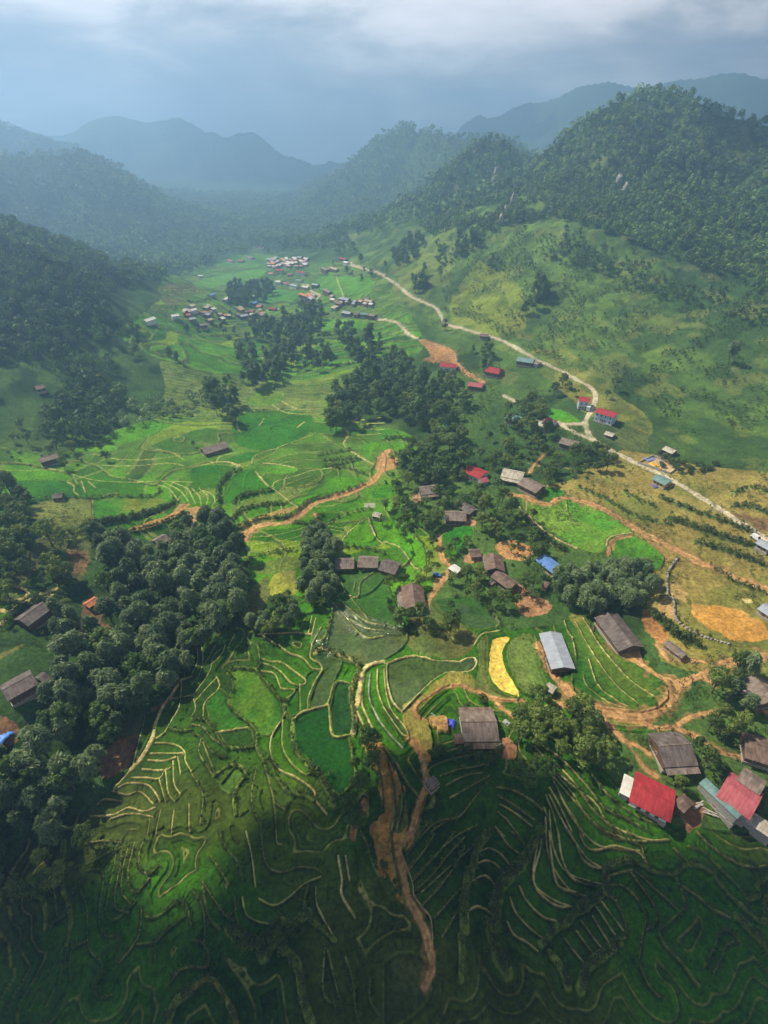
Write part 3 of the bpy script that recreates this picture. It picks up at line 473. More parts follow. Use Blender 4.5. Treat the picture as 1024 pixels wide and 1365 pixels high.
# ---- field banks (bunds): tile, points, width in metres, kind  (t tan, g green, d dull, h bushy hedge)
HG = c3(.055, .10, .022)
KIND = dict(t=(c3(.52, .43, .18), .30, 0), g=(c3(.18, .24, .05), .3, .35), d=(c3(.30, .28, .09), .3, .15), h=(c3(.15, .21, .045), .5, 1.0), H=(HG, .7, 1.7), y=(c3(.42, .42, .13), .3, 0), w=(c3(.46, .45, .34), .15, 0))
LN = """
A2 h 1.1 0,400 60,398 100,430 130,470 160,525 190,550 260,555 330,545
A2 t .5 130,470 300,440
A2 y .6 60,380 70,310 140,240 145,200 130,170
A2 g 1.0 190,150 215,180 218,240 188,300 240,370 310,420 345,470 345,540
A2 h 1.1 190,150 230,120 340,130 365,90 350,0
A2 h .9 340,130 400,200 470,290 495,300
A2 y .5 370,75 420,90 480,95 530,130 605,190 590,215 530,205 480,150 430,115 380,100
A2 y .45 370,140 440,155 465,210 480,235 545,240 535,270 495,290
A2 h 1.3 495,290 500,370 540,405
A2 y .5 575,210 578,365
A2 t .45 460,0 520,45 590,70 640,125 690,130
A2 y .6 640,0 632,70 680,100 692,140 650,210 620,290 618,345
A2 t 1.1 540,405 580,365 620,350 725,322
A2 y .7 725,322 765,200 840,205
A2 y .7 730,325 735,400 755,490 855,480
A2 t .7 500,370 425,495 425,600 470,670 560,710 650,780 660,830 720,905
A2 y .6 485,400 483,540 530,630 600,690 630,685
A2 g 1.3 540,405 535,500 560,570 620,640
A2 g 2.6 620,640 690,700 740,790 750,850
A2 g 1.1 780,810 850,750 875,700 860,620 850,560 835,500
A2 d 1.9 660,50 690,20 760,45 840,75 885,110 885,160 855,220 850,300 870,380 860,480
A2 h 1.3 345,540 380,610 430,640 450,700 500,770 560,800 610,805 650,830
A2 d .8 380,620 410,720 440,850 450,1024
A2 d .6 345,650 320,780 325,880 365,950 370,1024
A2 d .5 0,690 40,750 60,820 45,960
A2 g 1.2 120,700 190,650 250,645 290,690 240,760 225,830 235,905
A2 d .5 0,425 60,440 110,500 170,535
A2 g .6 0,475 50,490 100,560 150,595 190,595
A2 d .4 50,500 40,580 110,690
A2 d .4 60,520 120,680
A2 y .45 0,280 60,200 100,130 110,70 160,20
A2 y .4 0,215 40,160 60,80 50,0
A2 y .4 20,300 80,230 130,180
A2 y .4 10,290 20,340 0,380
A2 y .35 0,160 30,90 30,20
A2 t .35 60,120 90,70 130,0
A2 t .35 100,110 160,50 180,0
A2 t .9 920,150 905,300 940,400 975,470
A2 w .6 950,150 945,280 990,390 1024,440
A2 t .8 990,130 990,240 1024,340
A2 t 1.8 880,330 905,160 950,110 1024,90
A2 w .4 860,360 860,480
A2 t 1.0 870,330 900,400 930,470
A2 g .4 255,915 300,880
A2 d .4 445,850 500,880
A3 t .9 0,95 20,100 150,60 280,85 400,92
A3 t .9 400,92 470,68 492,100 450,145 330,150 250,200 170,280 95,355
A3 t 1.0 20,100 12,150 25,240 50,310 95,360
A3 y .6 0,340 60,430 100,480 130,490
A3 w .35 0,440 50,500 100,550
A3 t .6 0,130 10,250 40,350 110,440 130,480
A3 d .6 8,600 45,760 55,900 35,1020
A3 d .5 20,560 85,740 95,860 70,980
B3 d .6 30,0 40,120 70,260 80,340
A2 d .5 960,520 985,640 1010,760 1015,900
B2 g .8 900,0 930,60 960,160 1024,300
A3 d .8 0,545 70,640 120,730 185,810
A3 d .5 250,1000 330,940 400,920 480,820 570,710
A3 d .5 300,700 400,665 500,650 590,605
A3 d .4 330,750 430,700 520,685
A3 d .4 350,820 470,750 560,700
A3 d .4 180,1024 230,960 260,960
A3 t .6 820,520 920,590 1024,690
A3 t .6 900,620 960,680 1024,750
A3 t .6 890,660 950,730 1000,790 1024,820
A3 t .6 900,720 950,830 1024,940
A3 t .6 880,760 930,850 1000,1000
A3 y .6 860,800 900,900 930,1024
A3 y .6 850,870 880,940 885,1024
A3 t .4 610,810 700,870 800,935
A3 t .4 615,850 700,900 790,970
A3 t .4 605,890 660,940 720,1024
A3 t .4 590,970 640,1024
L t .6 400,350 470,430 560,500 600,560 700,600 760,600
L t .5 440,420 510,500 600,590 700,605
L t .6 455,450 500,540 560,610 620,625 680,630
L t .6 440,480 480,560 540,650 590,680
L t .6 440,520 450,620 490,690 580,720
L t .6 430,540 440,650 500,740 560,750
L t .6 420,570 400,660 400,720 450,760 500,780
L d .5 300,480 350,510 390,540
L d .5 60,640 130,560 200,540
L d .5 80,700 180,600 250,560
L d .5 100,740 200,650 260,600
L d .8 300,460 350,470 400,500 420,520
B3 t .7 880,0 890,130 910,250 940,300 1024,325
B3 t .7 925,0 945,130 980,220 1024,265
B3 t .7 840,0 830,100 798,220 805,290 850,350 930,400 1000,400
B3 t .6 985,0 1024,70
B3 t .5 720,290 760,370 840,450 920,480
B3 t .5 670,350 700,430 770,510 850,575
B3 t .5 655,480 690,550 760,590 820,640
B3 h 3.0 830,0 780,80 740,150 690,210 640,270 610,310 600,400
B3 h 3.4 600,380 590,480 580,560 610,660 660,760
B3 t .5 610,0 660,70 720,120
B3 t .5 500,110 560,90 620,120 670,180
B3 t .5 500,170 550,155 600,180 640,225
B3 t .5 460,270 530,235 570,260 600,300
B3 t .6 440,430 490,400 540,415 580,450
B3 d .5 680,0 750,70
B3 d .35 110,110 200,20
B3 d .35 130,210 230,80 270,10
B3 d .35 150,270 260,150 380,0
B3 d .35 160,320 250,240 330,140 430,30
B3 d .35 200,400 290,300 380,180 430,80
B3 d .35 270,460 330,390 430,280
B3 d .35 310,560 370,460 420,360
B3 g 2.2 560,0 490,110 470,200 440,280 425,440 430,520
B3 g 1.6 410,560 415,640 410,790
B3 t .4 85,60 100,130 150,270 160,340 200,400 250,470 260,620
L h 2.2 420,880 470,830 560,760 590,720 590,680
L h 1.5 590,680 640,660 680,660
B3 g 2.0 880,640 940,720 980,830
B3 d .6 960,570 1024,650
B4 t .6 0,60 30,140 90,190 150,195
B4 t .6 15,0 50,80 110,100 190,80 260,90 340,120 370,180
B4 d .6 130,0 250,35 340,75
B4 d .5 270,0 350,40
B4 h 1.3 150,200 200,170 270,145 330,165 380,190
B4 h 1.7 150,200 160,270 130,340 50,370 0,420
B4 d .5 0,260 60,285 130,295
B4 d .5 0,320 50,355
B4 d .55 160,290 240,285 300,330 350,400 370,470 350,560 340,640 335,690 360,770 420,860 460,885
B4 d .5 180,235 290,208 350,240 400,290 470,350 535,415
B4 d .4 290,215 350,300 400,370 425,440 420,490 375,520
B4 d .8 160,335 210,370 245,450 270,540 230,590
B4 t .45 135,375 250,530
B4 t .45 105,400 210,560
B4 t .45 85,450 175,600
B4 t .45 20,470 135,625
B4 t .45 0,530 95,660
B4 t .45 -30,620 50,710
B4 g 1.1 380,200 440,220 510,230 545,280 575,370 560,420 470,500 440,520 470,600 560,700 650,820
B4 g 1.2 530,220 580,180 640,180 720,215 760,270 870,390 920,360 970,340 965,280 1024,240
B4 g .9 600,80 680,110 760,190 860,290 900,340
B4 d .6 640,0 720,80 820,150 930,190 1024,180
B4 d .6 545,280 640,340 720,410 820,460
B4 g 1.2 890,410 960,470 1010,470 1000,380 1024,330
B4 g 2.4 860,450 960,560 1040,660
B4 g .8 680,720 740,600 760,540 810,525 870,590
B4 g .8 730,750 780,650 800,600 860,585
B4 h 2.4 230,590 150,650 60,720 20,840
B4 d .7 380,190 345,80
B4 d .6 520,90 590,160
L t .5 530,160 540,190 590,230 640,250
L t .5 545,120 570,190 620,230 650,245
L t .5 510,20 560,110 620,190 680,240
L t .5 530,10 580,90 650,170 720,220
L t .5 480,20 500,60 510,110
A4 d .6 0,690 60,760 150,870 250,920 380,990
A4 d .6 0,750 80,870 160,950 240,1010
A4 d .6 0,830 70,930 150,990 210,1020
A4 d .6 80,690 170,800 300,900 430,960
A4 d .6 0,950 40,1024
A1 t 1.3 700,670 760,600 810,510 830,430 870,330 920,260 970,190
A1 y .8 970,190 1024,170
A1 y .7 970,200 965,280 950,350 900,430 880,470 835,500
A1 h .8 900,445 960,460 1024,455
A1 y .5 900,290 950,285 1024,270
A1 y .4 980,230 1024,200
A1 y .4 715,640 730,570 760,450 775,380
A1 y .5 830,525 900,525 960,545 990,580 990,620 1024,680
A1 y .4 800,580 870,580 980,580
A1 t .4 790,615 870,620 940,600
A1 t .4 760,665 880,670 930,640
A1 t .5 700,710 780,710 850,715 890,660
A1 t .5 610,780 680,740 780,745 830,790 855,840
A1 t .4 600,780 680,800 750,785 820,850
A1 t .5 520,855 560,825 650,835
A1 y .4 850,715 885,840
A1 y .4 885,670 900,790 935,840
A1 y .4 925,620 930,740 965,800
A1 y .4 950,600 965,690
A1 t .7 480,915 600,910 690,870 760,890 830,870
A1 t .7 700,670 610,770
A1 t .4 590,930 700,900 820,920
A1 t .4 800,930 790,1010
A1 t .4 860,880 830,1010
A1 t .4 930,880 915,1000
A1 t .4 1010,850 1010,1000
A1 y .35 930,180 920,120 990,80
A1 y .35 985,170 980,90
B1 g .5 430,180 430,290 465,400 470,520 480,630 545,700 545,760 510,830 530,880 600,870
B1 g .5 430,290 390,380 370,430 300,480 265,540
B1 g 1.7 340,60 335,280 370,380 380,480 360,600
B1 g .5 350,600 260,780 160,950
B1 g .5 365,610 330,750 250,930
B1 g .9 240,240 290,310 310,450
B1 g 1.3 190,340 240,370 245,520
B1 g .5 460,210 530,200 555,260 535,390 540,520 575,560 620,555 635,600 615,720
B1 g .5 460,180 610,100 615,160 570,400 600,470 670,430 730,370
B1 d .45 650,80 645,180 615,330 625,410 690,430
B1 d .45 690,60 660,200 650,320 700,385
B1 d .5 720,60 690,180 690,280 730,325 800,250
B1 d .5 770,40 745,120 750,200 800,225 850,180
B1 d .5 755,400 755,490 730,580 640,700
B1 g .4 730,600 830,590
B1 g .4 830,700 830,600 890,530 990,450
B1 g .7 780,455 850,450 960,370 1000,400 1024,500
B1 g .4 465,580 390,630 375,740 385,790
B1 d .5 450,70 550,50 650,60
B1 d .6 1024,720 960,740 900,820
B1 g 2.0 1024,850 940,910 900,1024
B2 d .5 370,0 385,130 420,200 490,215 560,190 650,195 690,220
B2 y .6 290,0 320,130 340,290
B2 g .6 150,0 180,80 250,170 270,260
B2 y .4 450,0 455,60 480,70
B2 y .5 690,240 600,280 520,350 440,395 360,360
B2 g .6 100,130 200,280
B2 d .5 60,270 130,380 190,455 215,430
B2 d .4 0,310 60,400 70,560
B2 g 1.0 60,300 90,450 150,520
B2 d .5 230,350 240,470 290,540 350,560
B2 y .6 270,350 290,440 350,480 430,490 490,460
B2 g 1.2 620,290 600,370 620,460 700,520 760,580
B2 t .6 660,290 670,400 750,550
B2 t .9 780,130 800,260 800,340 870,460
B2 t .6 820,130 840,260
B2 d 1.4 0,840 70,790 120,800 170,870 220,960 240,1024
B2 d .5 0,720 80,720 90,650 50,590 0,580
B2 d .5 710,620 700,850 760,920 790,910 770,820 720,620
B2 d .5 820,670 860,800 870,950 895,1024
B2 d .5 950,780 950,900 1000,980
B2 h 2.6 380,680 450,590 540,500 620,440
B2 h 3.0 200,520 300,600 420,560 480,480
B2 g 2.2 480,620 560,700 600,900 640,1040
C1 H 1.6 490,245 600,235 800,235 860,200
C1 H 1.2 170,270 260,245 400,240 480,245
C1 d .5 492,250 500,355
C1 H 4.0 500,385 700,350 880,300 940,268
C1 H 2.0 700,430 800,410 900,370 1000,320
C1 y .6 820,160 900,190 950,250
C1 y .6 880,160 960,200 1010,265
C1 y .6 920,155 1000,190 1024,230
C1 t .7 360,155 395,175 395,205 420,225
C1 t .5 435,150 455,210
C1 t .7 470,150 510,185
C1 y .5 0,90 150,95 300,90 480,140 650,155 860,150 1024,155
C1 t 1.6 0,720 60,710 130,730 155,750 120,780 50,790 0,770
C1 t 2.0 0,840 60,850 150,790 300,730
C1 t 1.4 0,920 120,830 280,765
C1 H 3 40,930 100,850 260,790
C1 g 2.0 230,420 380,430 490,380
C1 g 1.6 240,450 380,470 490,440
C2 H 2.0 150,280 150,180 200,120 260,90
C2 H 2.0 220,270 280,230 440,200
C2 H 2.2 215,365 250,320 320,290 480,270
C2 H 2.0 250,405 300,378 380,350 500,345 560,320 620,260 760,225 920,170
C2 t .8 340,100 400,170 460,210 520,260 570,290
C2 t .6 0,75 130,50 200,50 260,80
C2 y .5 130,50 150,20 230,0
C2 y .5 430,180 450,150 560,120 650,90 760,80
C2 d .7 470,200 520,160 640,120
C2 d .7 510,240 600,180 700,120 760,85
C2 y .6 0,190 40,230 50,280
C2 y .6 40,190 85,230 75,285
C2 y .5 0,230 20,270
C2 y .6 60,200 110,220 125,265
C2 y .5 330,450 450,440 600,400 680,360
C2 y .5 320,490 480,470 620,430
C2 y .5 310,530 450,500 560,470
C2 y .5 300,560 420,520 580,490
C2 h 1.2 310,585 380,545 560,520
C2 h .8 640,330 670,380 720,385 790,340
C2 h 1.2 700,400 760,360 860,320 960,300
C2 y .5 730,390 800,400 850,385
C2 y .5 740,410 820,425
C2 t .7 800,470 830,430 930,345
C2 t 1.0 940,350 970,430 1000,475 1024,485
C2 y .5 770,640 815,740 780,770 870,860 940,905 1024,920
C2 y .45 815,740 860,790 940,890
C2 y .5 740,790 830,885 880,950 940,990 1024,975
C2 y .4 830,885 940,940 1024,950
C2 y .4 820,755 885,770 900,690 980,630
C2 y .35 870,690 860,740
C2 y .5 605,880 570,950
C2 y .5 640,870 620,970
C2 y .5 660,880 640,970
C2 y .5 690,930 640,1024
C2 t .6 350,970 460,965 560,960 640,970
C2 h 1.6 735,890 720,960 690,1010
C2 t .5 370,970 450,1024
C2 t .5 180,940 100,1024
C2 t .4 230,970 200,1024
C2 H 2.0 540,380 640,380 700,330
C2 H 1.6 760,505 900,510 1024,540
C3 h 1.0 80,350 165,410 170,460 225,510 235,600
C3 t .8 0,475 90,510 150,600 180,620
C3 t .5 757,250 765,320 830,385
C3 t 1.2 720,290 800,370 900,450 1024,510
C3 g 3 740,340 830,440 960,530
C3 h 1.4 470,740 560,830 612,900 600,930
C3 h 1.5 450,460 400,545 350,570
C3 y .6 970,260 985,340 1024,385
C3 y .6 960,900 980,960 1010,990
C3 y .5 330,940 380,1010
C3 t .7 620,950 520,970 480,1024
C4 t 1.0 160,500 180,450 300,425
C4 t 1.0 170,580 190,600 250,580
C4 d 1.0 545,555 490,640 490,760 520,780 530,880 600,940 680,980 820,1020
C4 H 2.4 440,240 600,310 760,360 950,430
C4 H 3.0 500,350 640,400 800,460 1040,530
C4 H 2.4 640,480 800,530 1040,620
C4 H 1.8 700,600 820,680 1000,750
C4 g 2.0 0,180 120,230 300,330 500,380
C4 g 2.0 250,210 330,260 430,300
C4 H 4.0 430,880 520,960 640,1024
C4 g 2.0 830,220 940,190 1040,230
C4 H 2.4 830,290 920,290 1040,340
C4 d 1.0 100,100 220,160 400,240
D2 t 1.3 815,685 835,720 810,770 870,820 980,885
D2 t 1.6 240,620 240,670 255,700
D2 H 1.6 670,830 760,815 860,800
D2 H 1.6 680,860 800,850 880,845
D2 H 1.6 690,890 780,880 900,850
D2 H 1.8 740,890 850,905 940,940
D2 t .8 380,870 470,878 550,895
D2 t 1.0 130,862 200,865 260,885
D2 t .5 360,670 385,630
D2 t .8 560,680 600,650
D2 y .7 640,720 500,770 340,830 320,870
D2 H 1.5 640,350 800,345 960,320
D2 y .5 430,560 500,600 640,610 700,600
D2 y .5 480,540 560,580 680,580
D2 y .5 900,640 1024,625
D2 y .5 870,665 1024,655
D2 y .5 880,690 1024,690
D2 y .5 880,720 1024,715
D2 H 1.4 250,590 330,600 400,590
D3 H 2.4 670,830 760,850 860,900
D3 H 2.4 690,790 800,800 900,840
D3 H 2.4 700,720 860,790 900,820
D3 t 1.2 930,880 1024,915
D3 t 1.0 770,870 830,890
D3 H 2.2 0,745 100,740 150,775
D1 H 2.4 360,775 450,780 530,765 605,765
D1 y .6 800,790 860,800 920,815 980,850
D1 y .5 500,820 640,850 800,850 960,830
D1 y .5 520,880 700,885 900,870 985,885
H y .9 640,370 700,560
V d 1.2 200,340 470,320
V d 1.2 240,390 520,350
V g 2.0 420,440 640,410
"""
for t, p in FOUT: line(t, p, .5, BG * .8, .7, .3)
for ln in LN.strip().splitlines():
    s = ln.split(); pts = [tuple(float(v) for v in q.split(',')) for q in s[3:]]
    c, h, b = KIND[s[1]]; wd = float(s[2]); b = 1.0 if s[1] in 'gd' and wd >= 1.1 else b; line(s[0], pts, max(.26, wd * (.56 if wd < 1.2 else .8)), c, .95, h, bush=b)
# brown terrace by the second road
for k in range(6):
    line('D3', [(215 + 12 * k, 245 + 13 * k), (290, 252 + 13 * k), (330 + 8 * k, 262 + 12 * k)], .8, c3(.50, .26, .10), .9, .5)
for k in range(9): line('D3', [(620, 370 + 9 * k), (720 - 4 * k, 395 + 7 * k)], .6, c3(.22, .2, .07), .6, .3)
for k in range(8): line('E', [(440 + 6 * k, 455 - 18 * (k % 8)), (640 + 10 * k, 560 - 20 * k), (700 + 12 * k, 590 - 18 * k)], .8, c3(.10, .12, .05), .7, .4)
# ---- nested terrace banks that follow the traced ones
segs = np.vstack([np.vstack([w[:-1] + (w[1:] - w[:-1]) * t for t in (0, .5)]) for w in LINES if w[:, 1].max() < 260])
cx = np.arange(-170, 215, 1.4); cy = np.arange(12, 190, 1.4); CX, CY = np.meshgrid(cx, cy); dm = np.full(CX.shape, 1e9)
for k in range(0, len(segs), 400):
    q = segs[k:k + 400]; dm = np.minimum(dm, np.sqrt((CX[..., None] - q[:, 0]) ** 2 + (CY[..., None] - q[:, 1]) ** 2).min(-1))
nm = (GY > 13) & (GY < 188) & (GX > -168) & (GX < 210)
fx = np.clip((GX - cx[0]) / 1.4, 0, len(cx) - 2); fy = np.clip((GY - cy[0]) / 1.4, 0, len(cy) - 2); ix, iy = fx.astype(int), fy.astype(int); fx, fy = fx - ix, fy - iy
DM = ((dm[iy, ix] * (1 - fx) + dm[iy, ix + 1] * fx) * (1 - fy) + (dm[iy + 1, ix] * (1 - fx) + dm[iy + 1, ix + 1] * fx) * fy) + (fbm(GX, GY, 26, 2, 33.) - .5) * 1.6
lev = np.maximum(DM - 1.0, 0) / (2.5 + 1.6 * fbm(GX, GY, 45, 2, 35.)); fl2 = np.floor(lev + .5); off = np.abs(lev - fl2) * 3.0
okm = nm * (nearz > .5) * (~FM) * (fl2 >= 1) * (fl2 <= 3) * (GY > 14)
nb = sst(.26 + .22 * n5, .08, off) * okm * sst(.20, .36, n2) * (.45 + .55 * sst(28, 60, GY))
sb = (lev - fl2) * 3.0; C[:] = mixc(C, c3(.020, .042, .009), sst(1.3, .5, sb) * (sb > 0) * okm * .6)  # step shading painted as a dark strip beside each nested bank
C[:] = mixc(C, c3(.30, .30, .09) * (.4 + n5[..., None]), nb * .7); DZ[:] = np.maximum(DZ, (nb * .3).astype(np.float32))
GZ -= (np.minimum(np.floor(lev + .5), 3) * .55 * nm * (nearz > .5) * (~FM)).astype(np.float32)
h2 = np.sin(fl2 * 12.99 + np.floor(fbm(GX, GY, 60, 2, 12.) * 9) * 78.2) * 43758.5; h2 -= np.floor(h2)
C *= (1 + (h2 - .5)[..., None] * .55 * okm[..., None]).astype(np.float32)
# ---- roads and tracks
ROADS = """
O 3.2 C2 180,570 240,510 300,420 370,385 500,370 590,320 660,270 800,225 900,185 980,130 1010,60 1024,20 1040,-10
O 1.4 C2 650,320 660,360 690,385
O 1.1 A3 130,500 190,590 215,680 215,760 190,850 160,950 110,1024
O 1.7 B3 150,0 90,70 85,130 110,250 130,350 180,450 220,540 240,620 260,700 240,780 215,830
O 1.1 A3 360,218 420,215 500,250 600,290 740,300
O 1.1 A3 360,218 300,235 250,270 180,310 165,360 200,395 300,420 340,450
O 0.9 A3 600,310 690,380
O 3.0 A4 -10,270 60,320 130,350 240,375 340,385 430,350 500,280 540,215 620,180 740,130 850,80 1040,60
O 2.6 A3 820,0 860,100 920,180 1024,290
O 2.0 A3 940,315 1040,330
O 2.0 A4 -40,330 60,340 130,350
O 2.4 A4 190,0 250,50 350,110 450,170 540,215
O 1.3 A4 110,350 190,440 260,510 300,560
O 1.2 A4 260,510 340,545 390,580
O 1.1 A4 300,560 360,650 430,700
O 1.6 A4 340,385 370,420 440,445 520,440 620,480 700,530 800,580 870,600
O 1.4 A4 520,440 600,390 680,365 745,360
O 1.2 A4 960,350 1040,360
O 1.2 A4 430,0 500,80 580,80 700,90 740,110
O 1.6 A4 680,180 745,205
O 1.8 C3 300,440 295,500 315,570 345,600 330,660 285,710 240,790 230,830
O 3.0 C3 680,220 740,230 800,255 880,275 940,240 1024,245
O 3.2 C4 0,245 120,290 220,345 300,395 450,470 560,530 700,600 850,660 1040,735
P 2.7 C4 215,0 330,60 440,110 520,150 650,225 800,320 900,390 1060,480
P 2.7 D3 185,0 280,45 310,100 340,130 520,180 640,220 800,310 930,370 1024,420
P 2.7 D3 0,105 70,120 130,180 200,215
O 3.0 D3 200,215 350,270 380,330 430,380 530,440
P 2.2 D3 640,510 680,530 720,550
P 2.8 D4 0,425 70,460 105,510 90,570 55,640 65,710 95,745 220,820 330,870 440,925
P 2.4 D4 55,640 30,660 -70,660 -110,655
P 2.4 D4 -100,650 0,710 95,745
P 2.8 P 465,350 480,357 500,362 512,368 530,380 548,395 560,400
P 3.6 P 500,425 512,426
P 2.8 H 390,430 430,430 450,470 520,505 490,535
P 2.8 H 705,275 740,290 800,300
P 3.0 H 60,90 75,110 100,130
O 1.5 D3 850,830 800,880 780,920
O 1.5 D2 850,660 885,625
G 1.4 K 0,110 40,90 60,80
"""
ROADW = []
for ln in ROADS.strip().splitlines():
    s = ln.split(); pts = [tuple(float(v) for v in q.split(',')) for q in s[3:]]
    c = {'O': DIRT, 'P': PALE, 'G': OLV}[s[0]]
    w_ = cast(chaikin(px_of(s[2], pts), False, 2)); ROADW.append((s[0], float(s[1]), w_))
    wd = float(s[1])
    line(s[2], pts, wd * 1.7, c * .62 if s[0] == 'O' else c3(.16, .16, .06), .5, 0.0, var=1.2)
    line(s[2], pts, wd, c, .96, 0.05, var=.45)
    if wd > 1.5: line(s[2], pts, wd * .22, c * .55 if s[0] == 'O' else c * .7, .55, 0.0, var=1.6)
fine = (0.16 + 0.55 * fbm(GX, GY, 1.5, 3, 40.) + .62 * fbm(GX, GY, 13, 4, 47.) + .5 * fbm(GX, GY, 4, 3, 49.))[..., None]
C *= fine.astype(np.float32)
GZ += DZ
GZ += ((fbm(GX, GY, 9, 4, 66.) - .5) * .7 * (1 - ricez) * (1 - nearz) * sst(3, 12, GZ + 8)).astype(np.float32)
GZ += ((fbm(GX, GY, 1.3, 2, 71.) - .5) * .16 * (GY < 400)).astype(np.float32)

def mesh_from(name, V, Fq, mat=None, nper=4, col=None, smooth=False, alpha=None):
    me = bpy.data.meshes.new(name); V = np.asarray(V, np.float32); Fq = np.asarray(Fq, np.int32)
    me.vertices.add(len(V)); me.vertices.foreach_set('co', V.ravel())
    nf = len(Fq); me.loops.add(nf * nper); me.loops.foreach_set('vertex_index', Fq.ravel())
    me.polygons.add(nf); me.polygons.foreach_set('loop_start', np.arange(nf, dtype=np.int32) * nper)
    try: me.polygons.foreach_set('loop_total', np.full(nf, nper, np.int32))
    except Exception: pass
    if smooth: me.polygons.foreach_set('use_smooth', np.ones(nf, bool))
    if col is not None:
        a = me.color_attributes.new('col', 'FLOAT_COLOR', 'POINT'); cc = np.ones((len(V), 4), np.float32); cc[:, :3] = col; cc[:, 3] = 1.0 if alpha is None else alpha; a.data.foreach_set('color', cc.ravel())
    if mat: me.materials.append(mat)
    me.update(calc_edges=True); return me
def mk(name):
    m = bpy.data.materials.new(name); m.use_nodes = True; t = m.node_tree; t.nodes.clear()
    o = N(t, 'ShaderNodeOutputMaterial'); p = N(t, 'ShaderNodeBsdfPrincipled'); t.links.new(p.outputs[0], o.inputs[0])
    p.inputs['Roughness'].default_value = .85; p.inputs['Specular IOR Level'].default_value = .2
    return m, t, p
def ground_mat():
    m, t, p = mk('ground_cover'); a = N(t, 'ShaderNodeAttribute', attribute_name='col'); g = N(t, 'ShaderNodeNewGeometry')
    n = N(t, 'ShaderNodeTexNoise'); n.inputs['Scale'].default_value = 0.9; n.inputs['Detail'].default_value = 5; n.inputs['Roughness'].default_value = .65
    t.links.new(g.outputs['Position'], n.inputs['Vector'])
    r = N(t, 'ShaderNodeMapRange'); r.inputs['From Min'].default_value = .3; r.inputs['From Max'].default_value = .7; r.inputs['To Min'].default_value = .50; r.inputs['To Max'].default_value = 1.50
    t.links.new(n.outputs[0], r.inputs[0]); v = N(t, 'ShaderNodeVectorMath', operation='SCALE'); t.links.new(a.outputs['Color'], v.inputs[0]); t.links.new(r.outputs[0], v.inputs['Scale'])
    t.links.new(v.outputs[0], p.inputs['Base Color'])
    b = N(t, 'ShaderNodeBump'); b.inputs['Strength'].default_value = .5; b.inputs['Distance'].default_value = .35; t.links.new(n.outputs[0], b.inputs['Height']); t.links.new(b.outputs[0], p.inputs['Normal'])
    wr = N(t, 'ShaderNodeMapRange'); wr.inputs['To Min'].default_value = .95; wr.inputs['To Max'].default_value = .22; t.links.new(a.outputs['Alpha'], wr.inputs[0]); t.links.new(wr.outputs[0], p.inputs['Roughness'])
    ws = N(t, 'ShaderNodeMapRange'); ws.inputs['To Min'].default_value = .08; ws.inputs['To Max'].default_value = .5; t.links.new(a.outputs['Alpha'], ws.inputs[0]); t.links.new(ws.outputs[0], p.inputs['Specular IOR Level'])
    bs = N(t, 'ShaderNodeMapRange'); bs.inputs['To Min'].default_value = .6; bs.inputs['To Max'].default_value = .08; t.links.new(a.outputs['Alpha'], bs.inputs[0]); t.links.new(bs.outputs[0], b.inputs['Strength'])
    return m
V = np.stack([GX, GY, GZ], -1).reshape(-1, 3)
ii = (np.arange(NR - 1)[:, None] * NC + np.arange(NC - 1)[None, :]).ravel()
Fq = np.stack([ii, ii + 1, ii + 1 + NC, ii + NC], -1)
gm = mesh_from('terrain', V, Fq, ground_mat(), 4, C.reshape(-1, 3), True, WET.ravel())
go = bpy.data.objects.new('terrain', gm); COL.objects.link(go); go['kind'] = 'structure'
print('terrain', NR, NC)
# ------------------------------------------------------------------ things: helpers
def tag(o, label=None, cat=None, group=None, kind=None):
    if label: o['label'] = label
    if cat: o['category'] = cat
    if group: o['group'] = group
    if kind: o['kind'] = kind
    return o
def link(name, me, parent=None, loc=None, rz=0.0, sc=1.0):
    o = bpy.data.objects.new(name, me); COL.objects.link(o)
    if parent is not None: o.parent = parent
    if loc is not None: o.location = loc
    if rz: o.rotation_euler[2] = rz
    if np.ndim(sc) or sc != 1.0: o.scale = sc if np.ndim(sc) else (sc, sc, sc)
    return o
def leafmat(name, c1, c2, spec=.35, rough=.5):
    m, t, p = mk(name); a = N(t, 'ShaderNodeAttribute', attribute_name='col'); oi = N(t, 'ShaderNodeObjectInfo')
    g = N(t, 'ShaderNodeNewGeometry'); n = N(t, 'ShaderNodeTexNoise'); n.inputs['Scale'].default_value = .05; t.links.new(g.outputs['Position'], n.inputs['Vector'])
    ad = N(t, 'ShaderNodeMath', operation='ADD'); t.links.new(oi.outputs['Random'], ad.inputs[0]); t.links.new(n.outputs[0], ad.inputs[1])
    mu = N(t, 'ShaderNodeMath', operation='MULTIPLY'); mu.inputs[1].default_value = .62; t.links.new(ad.outputs[0], mu.inputs[0])
    r = N(t, 'ShaderNodeValToRGB'); ramp(r, [(.15, c1), (.85, c2)]); t.links.new(mu.outputs[0], r.inputs[0])
    v = N(t, 'ShaderNodeVectorMath', operation='MULTIPLY'); t.links.new(r.outputs[0], v.inputs[0]); t.links.new(a.outputs['Color'], v.inputs[1])
    t.links.new(v.outputs[0], p.inputs['Base Color']); p.inputs['Roughness'].default_value = rough; p.inputs['Specular IOR Level'].default_value = spec
    tl = N(t, 'ShaderNodeBsdfTranslucent'); t.links.new(v.outputs[0], tl.inputs['Color']); ms = N(t, 'ShaderNodeMixShader'); ms.inputs[0].default_value = .28
    out = [n_ for n_ in t.nodes if n_.type == 'OUTPUT_MATERIAL'][0]; t.links.new(p.outputs[0], ms.inputs[1]); t.links.new(tl.outputs[0], ms.inputs[2]); t.links.new(ms.outputs[0], out.inputs[0])
    return m
